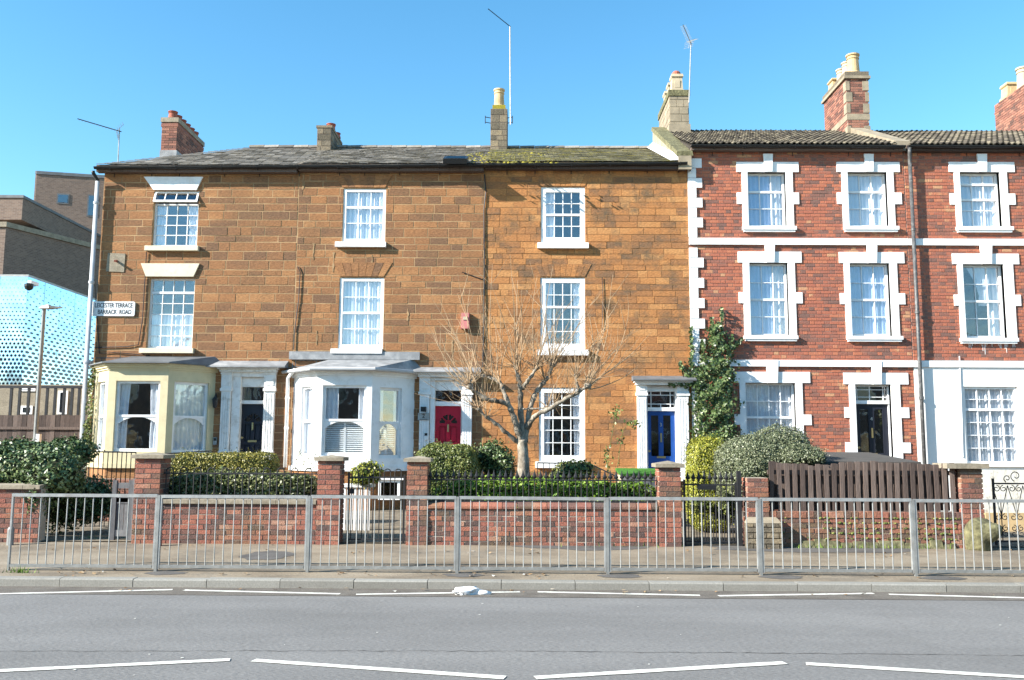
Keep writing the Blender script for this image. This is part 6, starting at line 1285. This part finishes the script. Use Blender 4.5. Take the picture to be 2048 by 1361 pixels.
for (pts, r0, r1) in limbs:
    q = smooth([T(*p) for p in pts], 5); n = len(q); rad = [r0+(r1-r0)*(i/(n-1))+.006*math.sin(i*1.7+pts[0][0]) for i in range(n)]; rad[-1] = r1*1.35; rad[-2] = r1*1.25
    MB().tube([v+Vector((random.gauss(0, .006), random.gauss(0, .006), random.gauss(0, .006))) for v in q], rad, 10).build('limb', M['bark'], tr, smooth=True); knuck.append((q[-1], (q[-1]-q[-3]).normalized(), r1)); knuck.append((q[int(n*.7)], Vector((0, 0, 1)), r1*.6))
for kp, kd, kr in knuck[::2]: lump('knuckle', kp, (kr*1.7, kr*1.7, kr*1.5), M['bark'], tr, int(kr*1e4), .35)
sho = MB()
def shoot(p, d, L, r):
    pts = [p]; k = 9; d = d.normalized(); bend = Vector((random.gauss(0, .05), random.gauss(0, .05), random.uniform(.0, .08)))
    for i in range(k): d = (d+bend+Vector((random.gauss(0, .05), random.gauss(0, .05), random.gauss(0, .03)))).normalized(); pts.append(pts[-1]+d*L/k)
    sho.tube(pts, list(np.linspace(r, r*.22, k+1)), 4, False)
    if L > .7:
        for _ in range(random.randint(1, 3)):
            i = random.randint(3, k-2); dd = (d+Vector((random.gauss(0, .5), random.gauss(0, .5), random.gauss(.1, .3)))).normalized(); pp = [pts[i], pts[i]+dd*L*.12, pts[i]+dd*L*.26+Vector((0, 0, .04))]; sho.tube(pp, [r*.5, r*.4, r*.2], 4, False)
def T3(a, b, da=0, db=-.2): return T(*a, da), T(*b, db)
for (a, b) in (((1170, 775), (1268, 605)), ((1172, 772), (1262, 640)), ((1168, 770), (1235, 655)), ((1165, 778), (1300, 710)), ((1175, 778), (1335, 690)), ((1176, 780), (1280, 762)), ((940, 775), (838, 690)), ((945, 772), (860, 700)), ((940, 780), (850, 735)), ((950, 760), (880, 640)), ((960, 752), (915, 585)), ((985, 755), (945, 570)), ((1034, 740), (1030, 555)), ((1033, 738), (1043, 560)), ((1030, 740), (988, 560)), ((1040, 740), (1053, 575)), ((1072, 738), (1125, 575)), ((1074, 736), (1105, 610)), ((1036, 745), (972, 640)), ((1104, 735), (1180, 640)), ((1105, 733), (1190, 610)), ((1150, 755), (1182, 640)), ((1000, 765), (925, 620)), ((960, 755), (893, 615)), ((1070, 740), (1046, 590)), ((1100, 735), (1120, 560))):
    p0, p1 = T3(a, b, random.uniform(-.2, .2), random.uniform(-.7, .5)); d = p1-p0; shoot(p0, d.normalized()+Vector((d.x*-.1, 0, -.05)), d.length*1.22, .0115)
for _ in range(26):
    a = random.choice(((1034, 742), (1072, 738), (1104, 735), (960, 754), (1152, 755), (1172, 774), (942, 776), (1000, 766))); p0 = T(*a, random.uniform(-.25, .25)); d = Vector(((a[0]-1045)/200+random.gauss(0, .28), random.gauss(0, .3), 1)).normalized(); shoot(p0, d, random.uniform(.9, 1.75), random.uniform(.007, .0105))
for kp, kd, kr in knuck:
    for _ in range(32 if kr > .02 else 14):
        d = (kd*.5+Vector((random.gauss(0, .8), random.gauss(0, .8), random.gauss(.55, .55)))).normalized(); shoot(kp+d*kr, d, random.choice((.2, .3, .4, .6, .9, 1.3))*random.uniform(.7, 1.1), random.uniform(.0045, .008))
sho.build('shoots', M['twig'], tr, kind='stuff')
# ---------------------------------------------------------------- litter
def crumple(name, px, py, r, m, label, cat, seed): x, y = G(px, py, .02); lump(name, (x, y, r[2]*.7), r, m, None, seed, .5, 3.6, label=label, cat=cat)
crumple('plastic_bag', 936, 1186, (.13, .07, .045), M['white'], 'crumpled white plastic bag lying on the far zigzag line', 'litter', 5)
crumple('paper_scrap', 918, 1187, (.045, .04, .03), M['sign'], 'small white paper scrap left of the plastic bag', 'litter', 8)
x, y = G(998, 1171, .02); MB().tube([(x-.1, y, .034), (x+.05, y+.01, .034), (x+.09, y+.012, .034), (x+.12, y+.014, .034)], [.03, .03, .012, .012], 10).build('plastic_bottle', M['glass'], label='clear plastic bottle lying in the gutter', cat='bottle')
x, y = G(1223, 1176, .01); MB().box(x-.05, x+.05, y-.02, y+.02, .006, .022).build('crisp_packet', M['alarm'], label='small red packet in the gutter', cat='litter')
lf = MB()
for i in range(150):
    if i < 90: px, y = random.uniform(0, 2048), random.choice((random.uniform(11.6, 12.3), random.uniform(13.6, 14.3), random.uniform(11.1, 11.4)))
    else: px, y = random.choice((190, 700, 840, 940, 1080, 1750))+random.gauss(0, 25), random.choice((13.6, 12.05, 11.9))+random.gauss(0, .1)
    x = PX(px, 1120, y); z = (pav_z(y) if y > 11.57 else .005)+.006; r = random.uniform(.015, .045); a = random.uniform(0, 6); k = len(lf.v)
    for j in range(6): t = a+2*math.pi*j/6; rr = r*random.uniform(.5, 1.1); lf.v.append((x+rr*math.cos(t), y+rr*.7*math.sin(t), z+random.uniform(0, r*.6)))
    lf.f += [(k, k+1, k+2), (k, k+2, k+3), (k, k+3, k+4), (k, k+4, k+5)]
M['dead_leaf'] = mat('dead leaves', [(0, (.10, .055, .025)), (.5, (.26, .15, .07)), (.85, (.36, .25, .14)), (1, (.6, .58, .52))], .9)
lf.build('fallen_leaves', M['dead_leaf'], kind='stuff', label='scattered dead leaves and scraps on the pavement')
gr = MB()
for (px, y, n, sp) in ((45, 11.85, 60, .12), (1800, 14.32, 60, .5), (1640, 14.32, 60, .3), (1250, 14.32, 30, .4), (230, 14.9, 80, .4)):
    for _ in range(n):
        x = PX(px, 1100, y)+random.gauss(0, sp); yy = y+random.gauss(0, .03); h_ = random.uniform(.03, .1); a = random.uniform(0, 6); k = len(gr.v); z = pav_z(min(yy, 14.5)); gr.v += [(x-.006*math.cos(a), yy-.006*math.sin(a), z), (x+.006*math.cos(a), yy+.006*math.sin(a), z), (x+random.gauss(0, .03), yy+random.gauss(0, .03), z+h_)]; gr.f.append((k, k+1, k+2))
gr.build('weeds', M['leaf_bright'], kind='stuff', label='small weeds at the foot of walls and railings')
